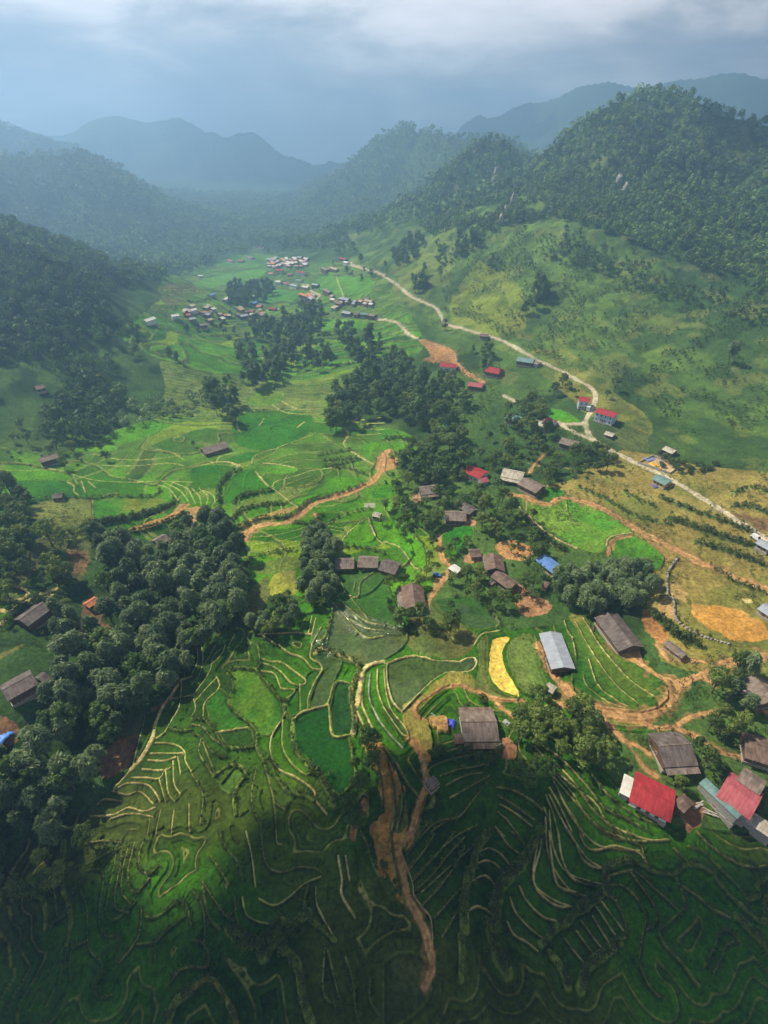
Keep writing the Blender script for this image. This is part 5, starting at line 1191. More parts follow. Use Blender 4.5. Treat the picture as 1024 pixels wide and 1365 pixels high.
HS = [
 ((615, 969), (661, 967), 10.6, 'grey', 'wood', 'large grey-roofed farmhouse on the knoll beside the blue tarpaulin heap', dict(skirt=2, roof2='brown', pitch=.38)),
 ((606, 984), (618, 983), 3.2, 'brown', 'wood', 'small lean shed at the lower left corner of the knoll farmhouse', dict(name='shed', cat='shed', wh=2, detail=0, ov=.3)),
 ((571, 1047), (582, 1038), 3.0, 'grey', 'wood', 'tiny lone hut beside the orange footpath below the knoll farmhouse', dict(name='hut', cat='hut', wh=1.9, ov=.3)),
 ((733, 846), (751, 892), 8.2, 'bgrey', 'wood', 'long house with smooth blue-grey metal roof next to the yellow plot', dict(pitch=.25, ov=.5)),
 ((729, 913), (740, 919), 3.4, 'light', 'earth', 'little pale shed below the blue-grey metal roofed house', dict(name='shed', cat='shed', wh=1.9, ov=.3, detail=0)),
 ((808, 822), (842, 865), 9.6, 'dark', 'wood', 'long dark weathered roof house above the striped green terrace', dict(pitch=.4)),
 ((889, 855), (914, 873), 3.6, 'grey', 'earth', 'narrow grey animal shed among the orange plots', dict(name='shed', cat='shed', wh=1.8, ov=.3)),
 ((874, 1001), (918, 997), 10.5, 'dark', 'wood', 'dark grey two-tier roofed house just above the big red metal roof', dict(skirt=1, roof2='grey')),
 ((844, 1047), (895, 1077), 9.8, 'red', 'white', 'house with the large bright red metal roof at lower right', dict(pitch=.2, wh=2.3, ov=1.0)),
 ((829, 1044), (842, 1050), 6.5, 'white', 'grey', 'small white-sheeted annex against the left end of the big red roof', dict(name='shed', cat='shed', wh=2.2, ov=.2, detail=0, pitch=.15)),
 ((905, 1063), (918, 1079), 5.0, 'brown', 'wood', 'rickety brown plank shed at the right end of the big red roof', dict(name='shed', cat='shed', wh=2.2, ov=.3, detail=0)),
 ((965, 1045), (1005, 1079), 10.5, 'pink', 'grey', 'house with faded pinkish red metal roof near the right edge', dict(pitch=.25)),
 ((937, 1040), (982, 1094), 3.2, 'teal', 'grey', 'long narrow lean-to with faded teal roof left of the pinkish roof', dict(name='shed', cat='shed', wh=2.2, ov=.2, pitch=.2)),
 ((988, 1030), (1016, 1052), 5.5, 'grey', 'wood', 'weathered grey shed behind the pinkish red roof at the right edge', dict(name='shed', cat='shed', wh=2.3, detail=0)),
 ((995, 1085), (1030, 1118), 4.0, 'light', 'grey', 'pale slab-roofed shed at the right edge below the pinkish roof', dict(name='shed', cat='shed', wh=2.2, detail=0, pitch=.15)),
 ((1002, 905), (1030, 938), 8.8, 'grey', 'wood', 'grey-roofed house half hidden at the right edge behind dark trees', dict(skirt=1)),
 ((990, 992), (1045, 1008), 9.0, 'brown', 'wood', 'brown-roofed house at the right edge below the dark tree clump', dict()),
 ((5, 924), (48, 908), 8.0, 'dark', 'wood', 'long grey-brown house on the slope left of the bamboo grove', dict(pitch=.35)),
 ((52, 906), (63, 901), 4.8, 'dark', 'wood', 'small shed joined to the right end of the slope house by the bamboo', dict(name='shed', cat='shed', wh=2.2, detail=0)),
 ((28, 830), (64, 815), 7.5, 'dark', 'wood', 'grey house half hidden by bamboo beside the curved terrace lane', dict()),
 ((114, 806), (130, 800), 4.0, 'orange', 'earth', 'small hut with orange-brown roof on a bare cutting in the bamboo', dict(name='hut', cat='hut', wh=2)),
 ((207, 724), (222, 716), 6.5, 'grey', 'earth', 'pink and grey walled hut poking out of the bamboo grove top', dict(name='hut', cat='hut', wh=2.6, detail=1)),
 ((70, 660), (84, 659), 5.0, 'dark', 'wood', 'tiny dark hut on the field corner above the olive meadow', dict(name='hut', cat='hut', wh=2, ov=.4)),
 ((255, 698), (266, 701), 3.6, 'white', 'earth', 'tiny white-roofed hut at the end of the short orange road', dict(name='hut', cat='hut', wh=2, ov=.3)),
 ((52, 614), (78, 611), 6.5, 'grey', 'wood', 'grey hut among shrubs at the left foot of the forest', dict()),
 ((46, 517), (58, 515), 7.0, 'brown', 'wood', 'lonely brown hut in the clearing on the left hillside', dict(name='hut', cat='hut', wh=2.2)),
 ((270, 602), (302, 593), 9.0, 'grey', 'wood', 'isolated grey farmhouse amid the bright mid-valley rice fields', dict()),
 ((446, 751), (474, 750), 7.8, 'grey', 'wood', 'leftmost grey house of the row of three above the pond field', dict(pitch=.45, lmul=.86)),
 ((476, 749), (506, 749), 7.8, 'grey', 'wood', 'middle house of the row of three grey roofs above the pond field', dict(pitch=.45, lmul=.88)),
 ((508, 752), (533, 759), 8.2, 'dark', 'wood', 'right-hand darker house of the row of three above the pond field', dict(pitch=.45, lmul=.88)),
 ((549, 783), (553, 812), 9.0, 'brown', 'wood', 'brown-roofed house with a courtyard beside the forked footpath', dict(skirt=1, roof2='grey', pitch=.45)),
 ((657, 741), (660, 762), 8.2, 'brown', 'wood', 'brown-roofed house with teal lean-to sheet in the central hamlet', dict()),
 ((648, 742), (651, 760), 3.0, 'teal', 'wood', 'teal-sheeted lean-to against the brown house of the central hamlet', dict(name='shed', cat='shed', wh=2.4, detail=0, ov=.1)),
 ((661, 765), (686, 782), 6.2, 'brown', 'wood', 'second brown-roofed house just below the teal lean-to', dict()),
 ((654, 773), (659, 777), 2.6, 'grey', 'wood', 'tiny grey outhouse left of the lower brown hamlet house', dict(name='shed', cat='shed', wh=1.8, detail=0, ov=.2)),
 ((721, 744), (745, 761), 6.6, 'blue', 'earth', 'house with the bright blue metal roof in the central hamlet', dict(pitch=.25)),
 ((725, 776), (732, 779), 4.0, 'brown', 'earth', 'low brown shed on red soil below the blue roof', dict(name='shed', cat='shed', wh=1.8, detail=0, ov=.2)),
 ((626, 737), (640, 735), 5.5, 'brown', 'earth', 'little brown hut above the central hamlet by the green pond plot', dict(name='hut', cat='hut', wh=2)),
 ((602, 754), (613, 761), 4.2, 'white', 'wood', 'small open shelter with off-white roof where the footpath forks', dict(name='shelter', cat='shelter', wh=2, ov=.3, pitch=.2)),
 ((559, 656), (582, 651), 8.5, 'grey', 'wood', 'grey house among trees at the end of the wide dirt road', dict(skirt=1)),
 ((624, 627), (646, 634), 9.5, 'red', 'white', 'red metal roofed house on the tree-filled terrace mid picture', dict(pitch=.3)),
 ((640, 641), (650, 638), 4.5, 'pink', 'grey', 'small pinkish lean-to beside the mid-picture red roof', dict(name='shed', cat='shed', wh=2, detail=0, ov=.2)),
 ((670, 632), (698, 635), 9.5, 'light', 'wood', 'pale grey roofed house, left of the pair above the big rice plot', dict(skirt=1, roof2='light')),
 ((697, 643), (722, 653), 9.5, 'grey', 'wood', 'darker grey roofed house, right of the pair above the big rice plot', dict()),
 ((593, 689), (621, 688), 8.5, 'grey', 'wood', 'grey house in the wooded hamlet above the small square rice plot', dict()),
 ((618, 674), (632, 683), 6.5, 'dark', 'wood', 'dark small house behind the grey house in the wooded hamlet', dict()),
 ((498, 684), (508, 686), 4.0, 'light', 'wood', 'tiny pale hut by the little fish pond', dict(name='hut', cat='hut', wh=2, ov=.3)),
 ((587, 488), (609, 488), 9.0, 'red', 'white', 'red-roofed house beside the brown stepped plot', dict(pitch=.35)),
 ((649, 494), (669, 496), 11.0, 'red', 'wood', 'red-roofed house set back to the right of the second road', dict(pitch=.4, hip=.4)),
 ((625, 514), (644, 514), 8.5, 'pink', 'wood', 'pinkish red roof below the bend of the second road', dict(pitch=.35)),
 ((690, 481), (712, 482), 9.0, 'teal', 'wood', 'teal-roofed house just under the hillside road', dict()),
 ((713, 482), (720, 484), 6.0, 'grey', 'grey', 'small grey shed right of the teal house under the hillside road', dict(name='shed', cat='shed', wh=2, detail=0)),
 ((677, 556), (696, 560), 8.5, 'teal', 'wood', 'pale teal roof among dark trees left of the road junction', dict()),
 ((713, 566), (736, 567), 8.0, 'light', 'grey', 'long cream-grey roof at the end of the lane from the junction', dict(pitch=.2)),
 ((729, 559), (739, 564), 5.5, 'pink', 'white', 'small red-roofed house touching the cream-grey roof by the lane', dict()),
 ((770, 538), (785, 538), 8.0, 'red', 'blueish', 'white house with red roof left of the road junction', dict(floors=2, pitch=.3)),
 ((795, 553), (820, 560), 8.0, 'red', 'blueish', 'two-storey white house with red roof and dark windows right of the road', dict(floors=2, pitch=.28, wh=2.8)),
 ((808, 576), (819, 579), 5.0, 'light', 'wood', 'small pale hut under the two-storey white house', dict(name='hut', cat='hut', wh=2)),
 ((748, 589), (772, 593), 8.5, 'grey', 'wood', 'grey house in dark trees below the road junction', dict()),
 ((887, 597), (901, 602), 5.5, 'light', 'wood', 'small grey hut above the walled building plot', dict(name='hut', cat='hut', wh=2)),
 ((874, 636), (892, 644), 7.0, 'teal', 'ochre', 'teal-roofed orange-walled house against the straight concrete road', dict(pitch=.25)),
 ((640, 446), (651, 447), 5.5, 'brown', 'wood', 'small brown roadside stall on the upper hillside road', dict(name='hut', cat='hut', wh=2.2)),
 ((715, 536), (723, 539), 5.0, 'white', 'grey', 'small white-roofed shed in the trees right of the second road', dict(name='shed', cat='shed', wh=2)),
 ((1012, 722), (1030, 730), 5.0, 'bgrey', 'grey', 'grey shed at the right edge beside the concrete road', dict(name='shed', cat='shed', wh=2.2)),
 ((1016, 808), (1034, 818), 5.5, 'bgrey', 'grey', 'blue-grey shed corner at the right edge above the orange plot', dict(name='shed', cat='shed', wh=2.2)),
]
for a_, b_, W_, rf, wl, lb, kw in HS: house(a_, b_, W_, rf, wl, lb, **kw)
# far village: centre, width in picture points, roof, wall, what it stands by
FV = [
 (283, 396, 10, 'blue', 'grey', 'pale blue roofed house at the far left of the village'), (302, 402, 8, 'white', 'grey', 'small white-roofed house right of the pale blue roof'),
 (258, 416, 10, 'white', 'white', 'bright white shed on the terrace edge west of the village'), (234, 424, 13, 'white', 'white', 'long white-roofed shed in the western fields'),
 (200, 432, 18, 'white', 'white', 'longest white-roofed building, half behind trees at the western end'), (257, 428, 11, 'bgrey', 'wood', 'blue-grey roof above the lower western cluster'),
 (271, 436, 12, 'grey', 'wood', 'grey roof in the lower western cluster'), (280, 429, 8, 'tan', 'wood', 'tan-roofed house in the lower western cluster'), (296, 427, 6, 'white', 'wood', 'tiny white-roofed house in the lower western cluster'),
 (339, 397, 8, 'cream', 'wood', 'cream-roofed house north of the blue roof in the village'), (339, 406, 8, 'blue', 'wood', 'vivid blue roof in the middle of the village'), (346, 409, 8, 'grey', 'wood', 'grey roof touching the vivid blue roof'),
 (330, 417, 8, 'brown', 'wood', 'brown roof below the vivid blue roof'), (325, 424, 13, 'bgrey', 'wood', 'wide blue-grey roof on the lower village edge'), (338, 421, 11, 'cream', 'wood', 'pale yellow roof on the lower village edge'),
 (350, 419, 8, 'light', 'wood', 'pinkish-white roof left of the red shed'), (364, 413, 12, 'red', 'wood', 'red-roofed shed on the lower village edge'),
 (308, 349, 8, 'pink', 'white', 'white-walled house with red roof far up the valley'), (322, 349, 8, 'pink', 'earth', 'reddish house beside the white-walled one far up the valley'), (335, 345, 8, 'grey', 'grey', 'grey roof farthest right of the upper field pair'),
 (268, 369, 8, 'white', 'grey', 'white-roofed house alone on the upper field rim'), (373, 364, 13, 'red', 'ochre', 'two-storey yellow school block with red roof'), (402, 367, 14, 'red', 'white', 'two-storey white school block with red roof'),
 (362, 366, 7, 'orange', 'ochre', 'small ochre house left of the yellow school block'), (387, 367, 7, 'pink', 'earth', 'pinkish house between the two school blocks'), (399, 376, 9, 'teal', 'white', 'teal-roofed house below the white school block'),
 (372, 377, 8, 'white', 'white', 'white house below the yellow school block'), (383, 379, 8, 'pink', 'white', 'pink-roofed house in the village centre'), (393, 383, 11, 'bgrey', 'white', 'light blue-grey roof beside the village lane'),
 (408, 385, 10, 'white', 'ochre', 'cream-white house at the top of the village lane'), (421, 382, 10, 'bgrey', 'wood', 'blue-grey roof right of the village lane'), (408, 398, 17, 'orange', 'wood', 'long orange-red roof below the village lane'),
 (437, 392, 10, 'grey', 'wood', 'grey roof right of the village lane end'), (460, 402, 15, 'bgrey', 'wood', 'long grey roof on the eastern village edge'), (453, 407, 10, 'brown', 'wood', 'brown roof under the long eastern grey roof'),
 (449, 411, 7, 'tan', 'wood', 'tan roof at the left end of the eastern row'), (463, 420, 14, 'bgrey', 'wood', 'left grey roof of the lowest eastern row'), (486, 421, 13, 'teal', 'wood', 'greenish grey roof of the lowest eastern row'),
 (497, 423, 10, 'grey', 'wood', 'right end roof of the lowest eastern row'), (476, 421, 8, 'brown', 'wood', 'brown roof in the middle of the lowest eastern row'), (492, 404, 12, 'tan', 'wood', 'tan roof alone on the eastern green terraces'), (482, 404, 6, 'tan', 'wood', 'tiny tan hut on the eastern green terraces'),
 (458, 347, 11, 'red', 'wood', 'red-roofed house where the upper road leaves the village'), (434, 362, 9, 'grey', 'wood', 'grey roof left of the tan roof north-east of the school'), (446, 361, 11, 'tan', 'wood', 'tan roof north-east of the school'),
 (347, 330, 7, 'red', 'white', 'tiny red-roofed house at the head of the valley'), (341, 328, 6, 'white', 'white', 'tiny white house left of the red one at the head of the valley'), (367, 329, 9, 'white', 'grey', 'pale long roof at the head of the valley'),
 (354, 332, 8, 'grey', 'grey', 'grey roof between red and pale roofs at the head of the valley'), (365, 306, 6, 'white', 'white', 'highest white hut on the far slope above the valley head'), (334, 345, 6, 'bgrey', 'grey', 'bluish roof by the far upper hamlet'),
 (360, 353, 8, 'tan', 'earth', 'tan roof at the left of the packed upper hamlet'), (188, 318, 7, 'cream', 'white', 'cream house on the hazy left hillside'), (183, 312, 7, 'white', 'white', 'white roof just above the cream house on the hazy left hillside'), (194, 322, 5, 'white', 'white', 'small white hut right of the cream house on the hazy hillside'),
 (160, 287, 5, 'white', 'white', 'solitary white hut high on the hazy left hillside'), (101, 247, 6, 'white', 'white', 'faint white hut near the top of the hazy left hillside'), (462, 352, 7, 'white', 'white', 'white wall house beside the red roof on the upper road'),
]
for i, (px, py, wd, rf, wl, lb) in enumerate(FV):
    t = random.uniform(-1.2, 1.2); two = 'two-storey' in lb
    house((px - wd / 2, py + 1 + t * .4), (px + wd / 2, py + 1 - t * .4), random.uniform(5.5, 7), rf, wl, lb, name='village_house', lmul=.8, wh=2.3, floors=2 if two else 1, lift=0, ov=.6, detail=1 if wd > 11 else 0, pitch=.36)
rr = random.Random(4)
for k in range(105):
    px = rr.choice([rr.uniform(350, 410), rr.uniform(360, 405), rr.uniform(240, 350), rr.uniform(440, 500), rr.uniform(330, 420)]); py = 346 + (rr.random() * 12) if px > 350 and px < 411 else (rr.uniform(409, 424) if px < 350 else rr.uniform(396, 414))
    q = rr.uniform(3.5, 6); c_ = rr.choice(['grey', 'light', 'tan', 'bgrey', 'white', 'orange', 'pink', 'light', 'cream'])
    house((px - q / 2, py), (px + q / 2, py + rr.uniform(-1, 1)), 6, c_, rr.choice(['wood', 'earth', 'grey']), 'small ' + {'bgrey': 'blue-grey', 'pink': 'pinkish red', 'light': 'pale grey', 'orange': 'orange-red'}.get(c_, c_) + ' roofed house packed into the far village', name='village_house', wh=2.6, lift=0, detail=0, pitch=.36, group='small houses packed into the far village, ' + c_)
# ------------------------------------------------------------------ small things
def tarp_heap(px, py, s, c, name, label, cat, hgt=.8):
    x, y = cast([(px, py)])[0]; z = float(zat(x, y)[0]); n = 9; Vs, Fs = [], []
    g = np.random.default_rng(int(px)); H = g.uniform(.2, 1, (n, n)) * hgt; H[0] = H[-1] = 0; H[:, 0] = H[:, -1] = 0
    ax = np.linspace(-s, s, n); X, Y = np.meshgrid(ax, ax * .7); X = X + g.normal(size=X.shape) * s * .05; Y = Y + g.normal(size=X.shape) * s * .05
    V = np.stack([X, Y, H], -1).reshape(-1, 3); i = (np.arange(n - 1)[:, None] * n + np.arange(n - 1)).ravel(); Fq = np.stack([i, i + 1, i + 1 + n, i + n], -1)
    me = mesh_from(name, V, Fq, plain(name + '_cloth', c, rough=.5, noise=.2, spec=.4), 4, None, False); o = link(name, me, None, (x, y, z + .12), random.uniform(0, 3)); tag(o, label, cat); return o
tarp_heap(600, 964, 2.0, (.06, .09, .62), 'tarpaulin_heap', 'crumpled blue tarpaulin heap left of the knoll farmhouse', 'tarpaulin', 1.2)
tarp_heap(577, 954, 1.1, (.16, .28, .18), 'tarpaulin_sheet', 'small faded green sheet on the earth left of the blue heap', 'tarpaulin', .4)
tarp_heap(663, 993, 1.6, (.20, .28, .24), 'tarpaulin_cover', 'grey-green cover at the lower right corner of the knoll farmhouse', 'tarpaulin', .8)
tarp_heap(676, 964, 1.3, (.30, .36, .34), 'tarpaulin_cover', 'pale grey cover on the right side of the knoll farmhouse', 'tarpaulin', .8)
tarp_heap(566, 815, 2.0, (.18, .27, .48), 'tarpaulin_sheet', 'blue-grey sheet spread by the courtyard of the brown house', 'tarpaulin', .6)
tarp_heap(4, 983, 2.4, (.05, .22, .75), 'tarpaulin_sheet', 'bright blue sheet at the left edge on bare red earth', 'tarpaulin', .6)
tarp_heap(866, 612, 3.0, (.20, .24, .45), 'tarpaulin_sheet', 'blue-grey sheet on the walled building plot', 'tarpaulin', .5)
tarp_heap(872, 620, 2.6, (.75, .40, .06), 'sand_pile', 'yellow-orange sand pile on the walled building plot', 'sand pile', 1.0)
tarp_heap(875, 648, 2.2, (.10, .12, .30), 'tarpaulin_sheet', 'dark blue sheet under the teal-roofed roadside house', 'tarpaulin', .6)
def wheel_mesh(r=.42, wd=.26, n=18):
    an = np.arange(n) * 2 * math.pi / n; m = MB()
    for i in range(n):
        a, b = an[i], an[(i + 1) % n]; pa = (r * math.cos(a), r * math.sin(a)); pb = (r * math.cos(b), r * math.sin(b))
        m.quad((pa[0], -wd / 2, pa[1]), (pb[0], -wd / 2, pb[1]), (pb[0], wd / 2, pb[1]), (pa[0], wd / 2, pa[1]))
        m.poly([(0, -wd / 2, 0), (pa[0], -wd / 2, pa[1]), (pb[0], -wd / 2, pb[1])]); m.poly([(0, wd / 2, 0), (pb[0], wd / 2, pb[1]), (pa[0], wd / 2, pa[1])])
    return m
PAINTW = plain('white_vehicle_paint', (.78, .79, .80), rough=.3, noise=.03, spec=.6); PAINTB = plain('blue_vehicle_paint', (.05, .14, .55), rough=.3, noise=.03, spec=.6); TYRE = plain('tyre_rubber', (.03, .03, .03)); LAMPM = plain('lamp_lens', (.7, .68, .6), rough=.2)
def vehicle(p1, p2, paint, name, label, cat, L, W, H, box=False):
    w_ = cast([p1, p2]); c = w_.mean(0); d = w_[1] - w_[0]; z = float(zat(c[0], c[1])[0]) + .05
    root = bpy.data.objects.new(name, None); COL.objects.link(root); root.location = (c[0], c[1], z); root.rotation_euler[2] = math.atan2(d[1], d[0]); tag(root, label, cat)
    hx, hy = L / 2, W / 2; m = MB()
    m.hexa([(-hx, -hy, .4), (hx, -hy, .4), (hx, hy, .4), (-hx, hy, .4)], [(-hx + .05, -hy + .04, .95), (hx - .1, -hy + .04, .9), (hx - .1, hy - .04, .9), (-hx + .05, hy - .04, .95)])
    if box: m.box(-hx, hx - 1.9, -hy - .05, hy + .05, .96, H); m.hexa([(hx - 1.75, -hy + .05, .95), (hx - .1, -hy + .05, .92), (hx - .1, hy - .05, .92), (hx - 1.75, hy - .05, .95)], [(hx - 1.7, -hy + .15, H - .35), (hx - .7, -hy + .15, H - .4), (hx - .7, hy - .15, H - .4), (hx - 1.7, hy - .15, H - .35)])
    else: m.hexa([(-hx + .1, -hy + .06, .95), (hx - 1.1, -hy + .06, .92), (hx - 1.1, hy - .06, .92), (-hx + .1, hy - .06, .95)], [(-hx + .5, -hy + .22, H), (hx - 1.9, -hy + .22, H), (hx - 1.9, hy - .22, H), (-hx + .5, hy - .22, H)])
    m.build('body', paint, root)
    x0 = hx - 1.08 if not box else hx - .08
    if box: MB().quad((hx - .16, -hy + .2, 1.1), (hx - .16, hy - .2, 1.1), (hx - .62, hy - .25, H - .5), (hx - .62, -hy + .25, H - .5)).build('windscreen', M_DARK, root)
    else: MB().quad((hx - 1.12, -hy + .15, .97), (hx - 1.12, hy - .15, .97), (hx - 1.8, hy - .28, H - .08), (hx - 1.8, -hy + .28, H - .08)).build('windscreen', M_DARK, root)
    for s in (-1, 1):
        MB().box(hx - .12, hx - .02, s * (hy - .35) - .16, s * (hy - .35) + .16, .6, .78).build('headlight', LAMPM, root)
        for q in (-hx + .8, hx - .8):
            o = wheel_mesh().build('wheel', TYRE, root); o.location = (q, s * (hy - .12), .42)
vehicle((781, 552), (788, 541), PAINTW, 'white_truck', 'white box truck on the pale road by the junction', 'truck', 6.2, 2.1, 2.9, True)
vehicle((1003, 716), (1013, 722), PAINTW, 'white_van', 'white van parked beside the concrete road at right', 'van', 5.0, 1.9, 2.0)
vehicle((578, 766), (587, 769), PAINTB, 'blue_car', 'small blue vehicle parked on the footpath widening in the hamlet', 'car', 3.6, 1.6, 1.6)
# low cement wall round the building plot
w_ = cast(px_of('C4', [(330, 55), (410, 18), (552, 74), (500, 112)])); m = MB()
for a, b in zip(w_, np.roll(w_, -1, 0)):
    n = (b - a) / np.hypot(*(b - a)); q = np.array([-n[1], n[0]]) * .15; za, zb = float(zat(*a)[0]), float(zat(*b)[0])
    m.hexa([(*(a - q), za - .5), (*(b - q), zb - .5), (*(b + q), zb - .5), (*(a + q), za - .5)], [(*(a - q), za + 1.1), (*(b - q), zb + 1.1), (*(b + q), zb + 1.1), (*(a + q), za + 1.1)])
tag(m.build('plot_wall', M_SLAB), 'low cement wall round the building plot beside the concrete road', 'wall')
# dry stone wall on the olive field
w_ = cast(chaikin(px_of('C4', [(545, 555), (490, 640), (490, 760), (520, 780), (530, 880), (600, 940), (680, 980), (820, 1020)]), False, 2)); m = MB(); g = random.Random(2)
for a, b in zip(w_[:-1], w_[1:]):
    k = max(1, int(np.hypot(*(b - a)) / .8))
    for i in range(k):
        p = a + (b - a) * (i + .5) / k; z = float(zat(*p)[0]); s = g.uniform(.3, .5); dx, dy = g.uniform(-.1, .1), g.uniform(-.1, .1)
        m.hexa([(p[0] - s + dx, p[1] - s, z - .3), (p[0] + s, p[1] - s + dy, z - .3), (p[0] + s, p[1] + s, z - .3), (p[0] - s, p[1] + s, z - .3)],
               [(p[0] - s * .7, p[1] - s * .8, z + .5 + dy), (p[0] + s * .8, p[1] - s * .7, z + .55 + dx), (p[0] + s * .7, p[1] + s * .7, z + .6), (p[0] - s * .8, p[1] + s * .8, z + .5)])
tag(m.build('stone_wall', M_SLAB), 'dry stone wall curving round the olive field above the orange plots', 'wall')
tag(MB().hexa(*[[(x + (a * 3), y + b * 2.2, z + c) for a, b in ((-1, -1), (1, -1), (1, 1), (-1, 1))] for (x, y), z, c in [(cast([(493, 674)])[0], float(zat(*cast([(493, 674)])[0])[0]), 0.05)] for c in (0.05, .25)]).build('fish_pond', plain('pond_water', (.34, .36, .22), rough=.1, noise=.1, spec=.6)), kind='structure')
# ------------------------------------------------------------------ vegetation
grove(['bamboo', 'bamboo', 'bamboo', 'bamboo', 'bamboo', 'light'], [(125, 712), (160, 712), (205, 740), (262, 694), (298, 700), (330, 750), (325, 800), (290, 850), (245, 895), (215, 935), (160, 955), (140, 1040), (95, 1100), (40, 1150), (0, 1165), (0, 1035), (50, 985), (70, 905), (95, 855), (150, 805), (160, 785), (128, 750)], 5.9, 1.2,
      '%s in the big dark grove along the stream at left', 'big dark grove at left', lift=5, keep=.93)
grove(['broad', 'shrub'], [(-30, 1150), (40, 1140), (100, 1100), (130, 1120), (60, 1200), (-30, 1230)], 5, .9, '%s on the shaded slope below the big dark grove', 'slope below the big grove', keep=.7, lift=2)
grove(['bamboo'], [(-40, 1040), (0, 1000), (10, 1180), (-60, 1220)], 5, .9, '%s in the big dark grove along the stream at left', 'big dark grove at left')
grove(['bamboo', 'broad'], [(28, 800), (66, 800), (105, 820), (105, 850), (70, 850), (60, 830), (40, 812)], 4.6, .9, '%s around the half-hidden grey house at left', 'trees round the half-hidden house')
grove(['bamboo'], [(300, 690), (312, 720), (308, 750), (295, 740), (285, 700)], 4.5, .85, '%s at the top end of the big grove by the dirt road', 'top end of the big grove')
grove(['bamboo'], [(412, 712), (432, 704), (446, 720), (452, 745), (446, 790), (425, 798), (398, 795), (396, 765), (408, 740)], 4.0, .85, '%s in the round dark clump left of the three grey houses', 'round clump left of the three grey houses')
grove(['bamboo', 'broad'], [(328, 832), (352, 812), (378, 795), (394, 810), (392, 836), (350, 845)], 4.6, .75, '%s in the clump above the long bund terraces', 'clump above the terraces')
single('palm', 430, 812, 1.1, 'spiky pale palm-like tree beside the small bright plot'); single('broad', 385, 800, .8, 'small round tree above the clump on the yellow slope')
grove(['bamboo'], [(742, 768), (772, 756), (830, 752), (862, 762), (868, 790), (850, 812), (800, 815), (752, 802)], 4.3, .9, '%s in the dark grove right of the red soil yard', 'grove right of the red soil yard')
grove(['broad'], [(-10, 645), (25, 650), (45, 690), (35, 740), (38, 778), (-10, 790)], 5.6, .95, '%s in the wood at the left edge of the picture', 'wood at the left edge')
grove(['broad'], [(52, 758), (70, 742), (92, 752), (95, 778), (60, 780)], 4.6, .8, '%s in the round thicket on the olive slope', 'thicket on the olive slope')
single('broad', 70, 728, 1.15, 'lone dark round tree on the olive slope'); single('broad', 88, 722, .7, 'smaller bushy tree right of the lone round tree')
single('light', 150, 800, 1.1, 'bright green tree standing in front of the bamboo grove'); single('light', 186, 945, .9, 'pale flowering bush at the right rim of the big grove'); single('light', 215, 805, .6, 'small bright tree in the gap of the big grove')
single('light', 258, 596, .01 + .7, 'small round tree left of the isolated farmhouse')
grove(['broad'], [(674, 945), (700, 930), (745, 930), (780, 950), (812, 975), (822, 1005), (790, 1018), (745, 1010), (700, 990)], 5.0, .9, '%s in the dark copse right of the knoll farmhouse', 'copse right of the knoll farmhouse')
grove(['palm'], [(770, 985), (815, 985), (830, 1015), (790, 1015)], 5.5, .9, '%s at the lower rim of the copse', 'palms at the copse rim')
grove(['light'], [(690, 1012), (735, 1022), (728, 1046), (694, 1042)], 3.8, .75, '%s in the bright cluster at the head of the fan terraces', 'bright cluster above the fan terraces')
grove(['broad', 'bamboo'], [(948, 900), (990, 885), (1010, 895), (1000, 945), (1012, 985), (980, 995), (945, 950)], 4.8, .95, '%s in the dark clump at the right edge', 'dark clump at the right edge')
grove(['broad', 'shrub'], [(880, 1010), (938, 1000), (960, 1040), (938, 1060), (890, 1050)], 4.2, .75, '%s between the dark house and the pinkish roof', 'trees between dark house and pinkish roof')
grove(['broad', 'shrub'], [(940, 950), (968, 970), (985, 1008), (950, 1010), (925, 985)], 4.2, .65, '%s on the bank above the lower lane', 'bank above the lower lane')
grove(['shrub'], [(620, 1000), (665, 998), (660, 1016), (600, 1012), (575, 1010), (580, 990), (600, 995)], 3.2, 1.0, '%s under the front of the knoll farmhouse', 'shrubs below the knoll farmhouse', lift=1)
grove(['shrub'], [(605, 930), (650, 922), (655, 942), (620, 945)], 3.2, .9, '%s behind the knoll farmhouse', 'shrubs behind the knoll farmhouse', lift=1)
grove(['shrub'], [(722, 926), (760, 926), (775, 940), (740, 940)], 3.0, .8, '%s along the orange track below the metal-roofed house', 'shrubs along the orange track', lift=1)
# hamlet trees
ham = 'trees round the central hamlet'
grove(['broad', 'light', 'palm'], [(505, 690), (520, 650), (560, 635), (590, 640), (610, 665), (650, 650), (690, 670), (722, 705), (718, 730), (690, 733), (655, 715), (628, 700), (580, 705), (555, 700), (530, 695)], 7.0, .85, '%s in the belt of trees round the central hamlet', ham)
grove(['broad'], [(575, 690), (590, 680), (590, 710), (575, 715)], 5.5, .9, '%s beside the footpath top in the central hamlet', ham + ' footpath')
grove(['broad', 'palm', 'shrub'], [(597, 762), (640, 745), (652, 770), (680, 790), (690, 800), (660, 812), (640, 795), (600, 785)], 5.4, .75, '%s on the lower side of the central hamlet', ham + ' lower side')
grove(['broad', 'shrub'], [(520, 765), (560, 760), (575, 775), (545, 785), (525, 795)], 5.0, .7, '%s behind the brown courtyard house', 'trees behind the courtyard house')
grove(['shrub', 'shrub', 'light'], [(515, 790), (530, 820), (570, 825), (610, 838), (620, 850), (560, 845), (520, 835)], 3.6, .9, '%s on the bank below the courtyard house', 'bank below the courtyard house', lift=1)
grove(['palm'], [(700, 755), (720, 760), (722, 790), (700, 790)], 5.5, 1.0, '%s in the red soil yard below the blue roof', 'palms in the red soil yard')
grove(['broad'], [(695, 735), (712, 738), (712, 756), (696, 752)], 5.0, .7, '%s left of the blue roof', 'trees left of the blue roof')
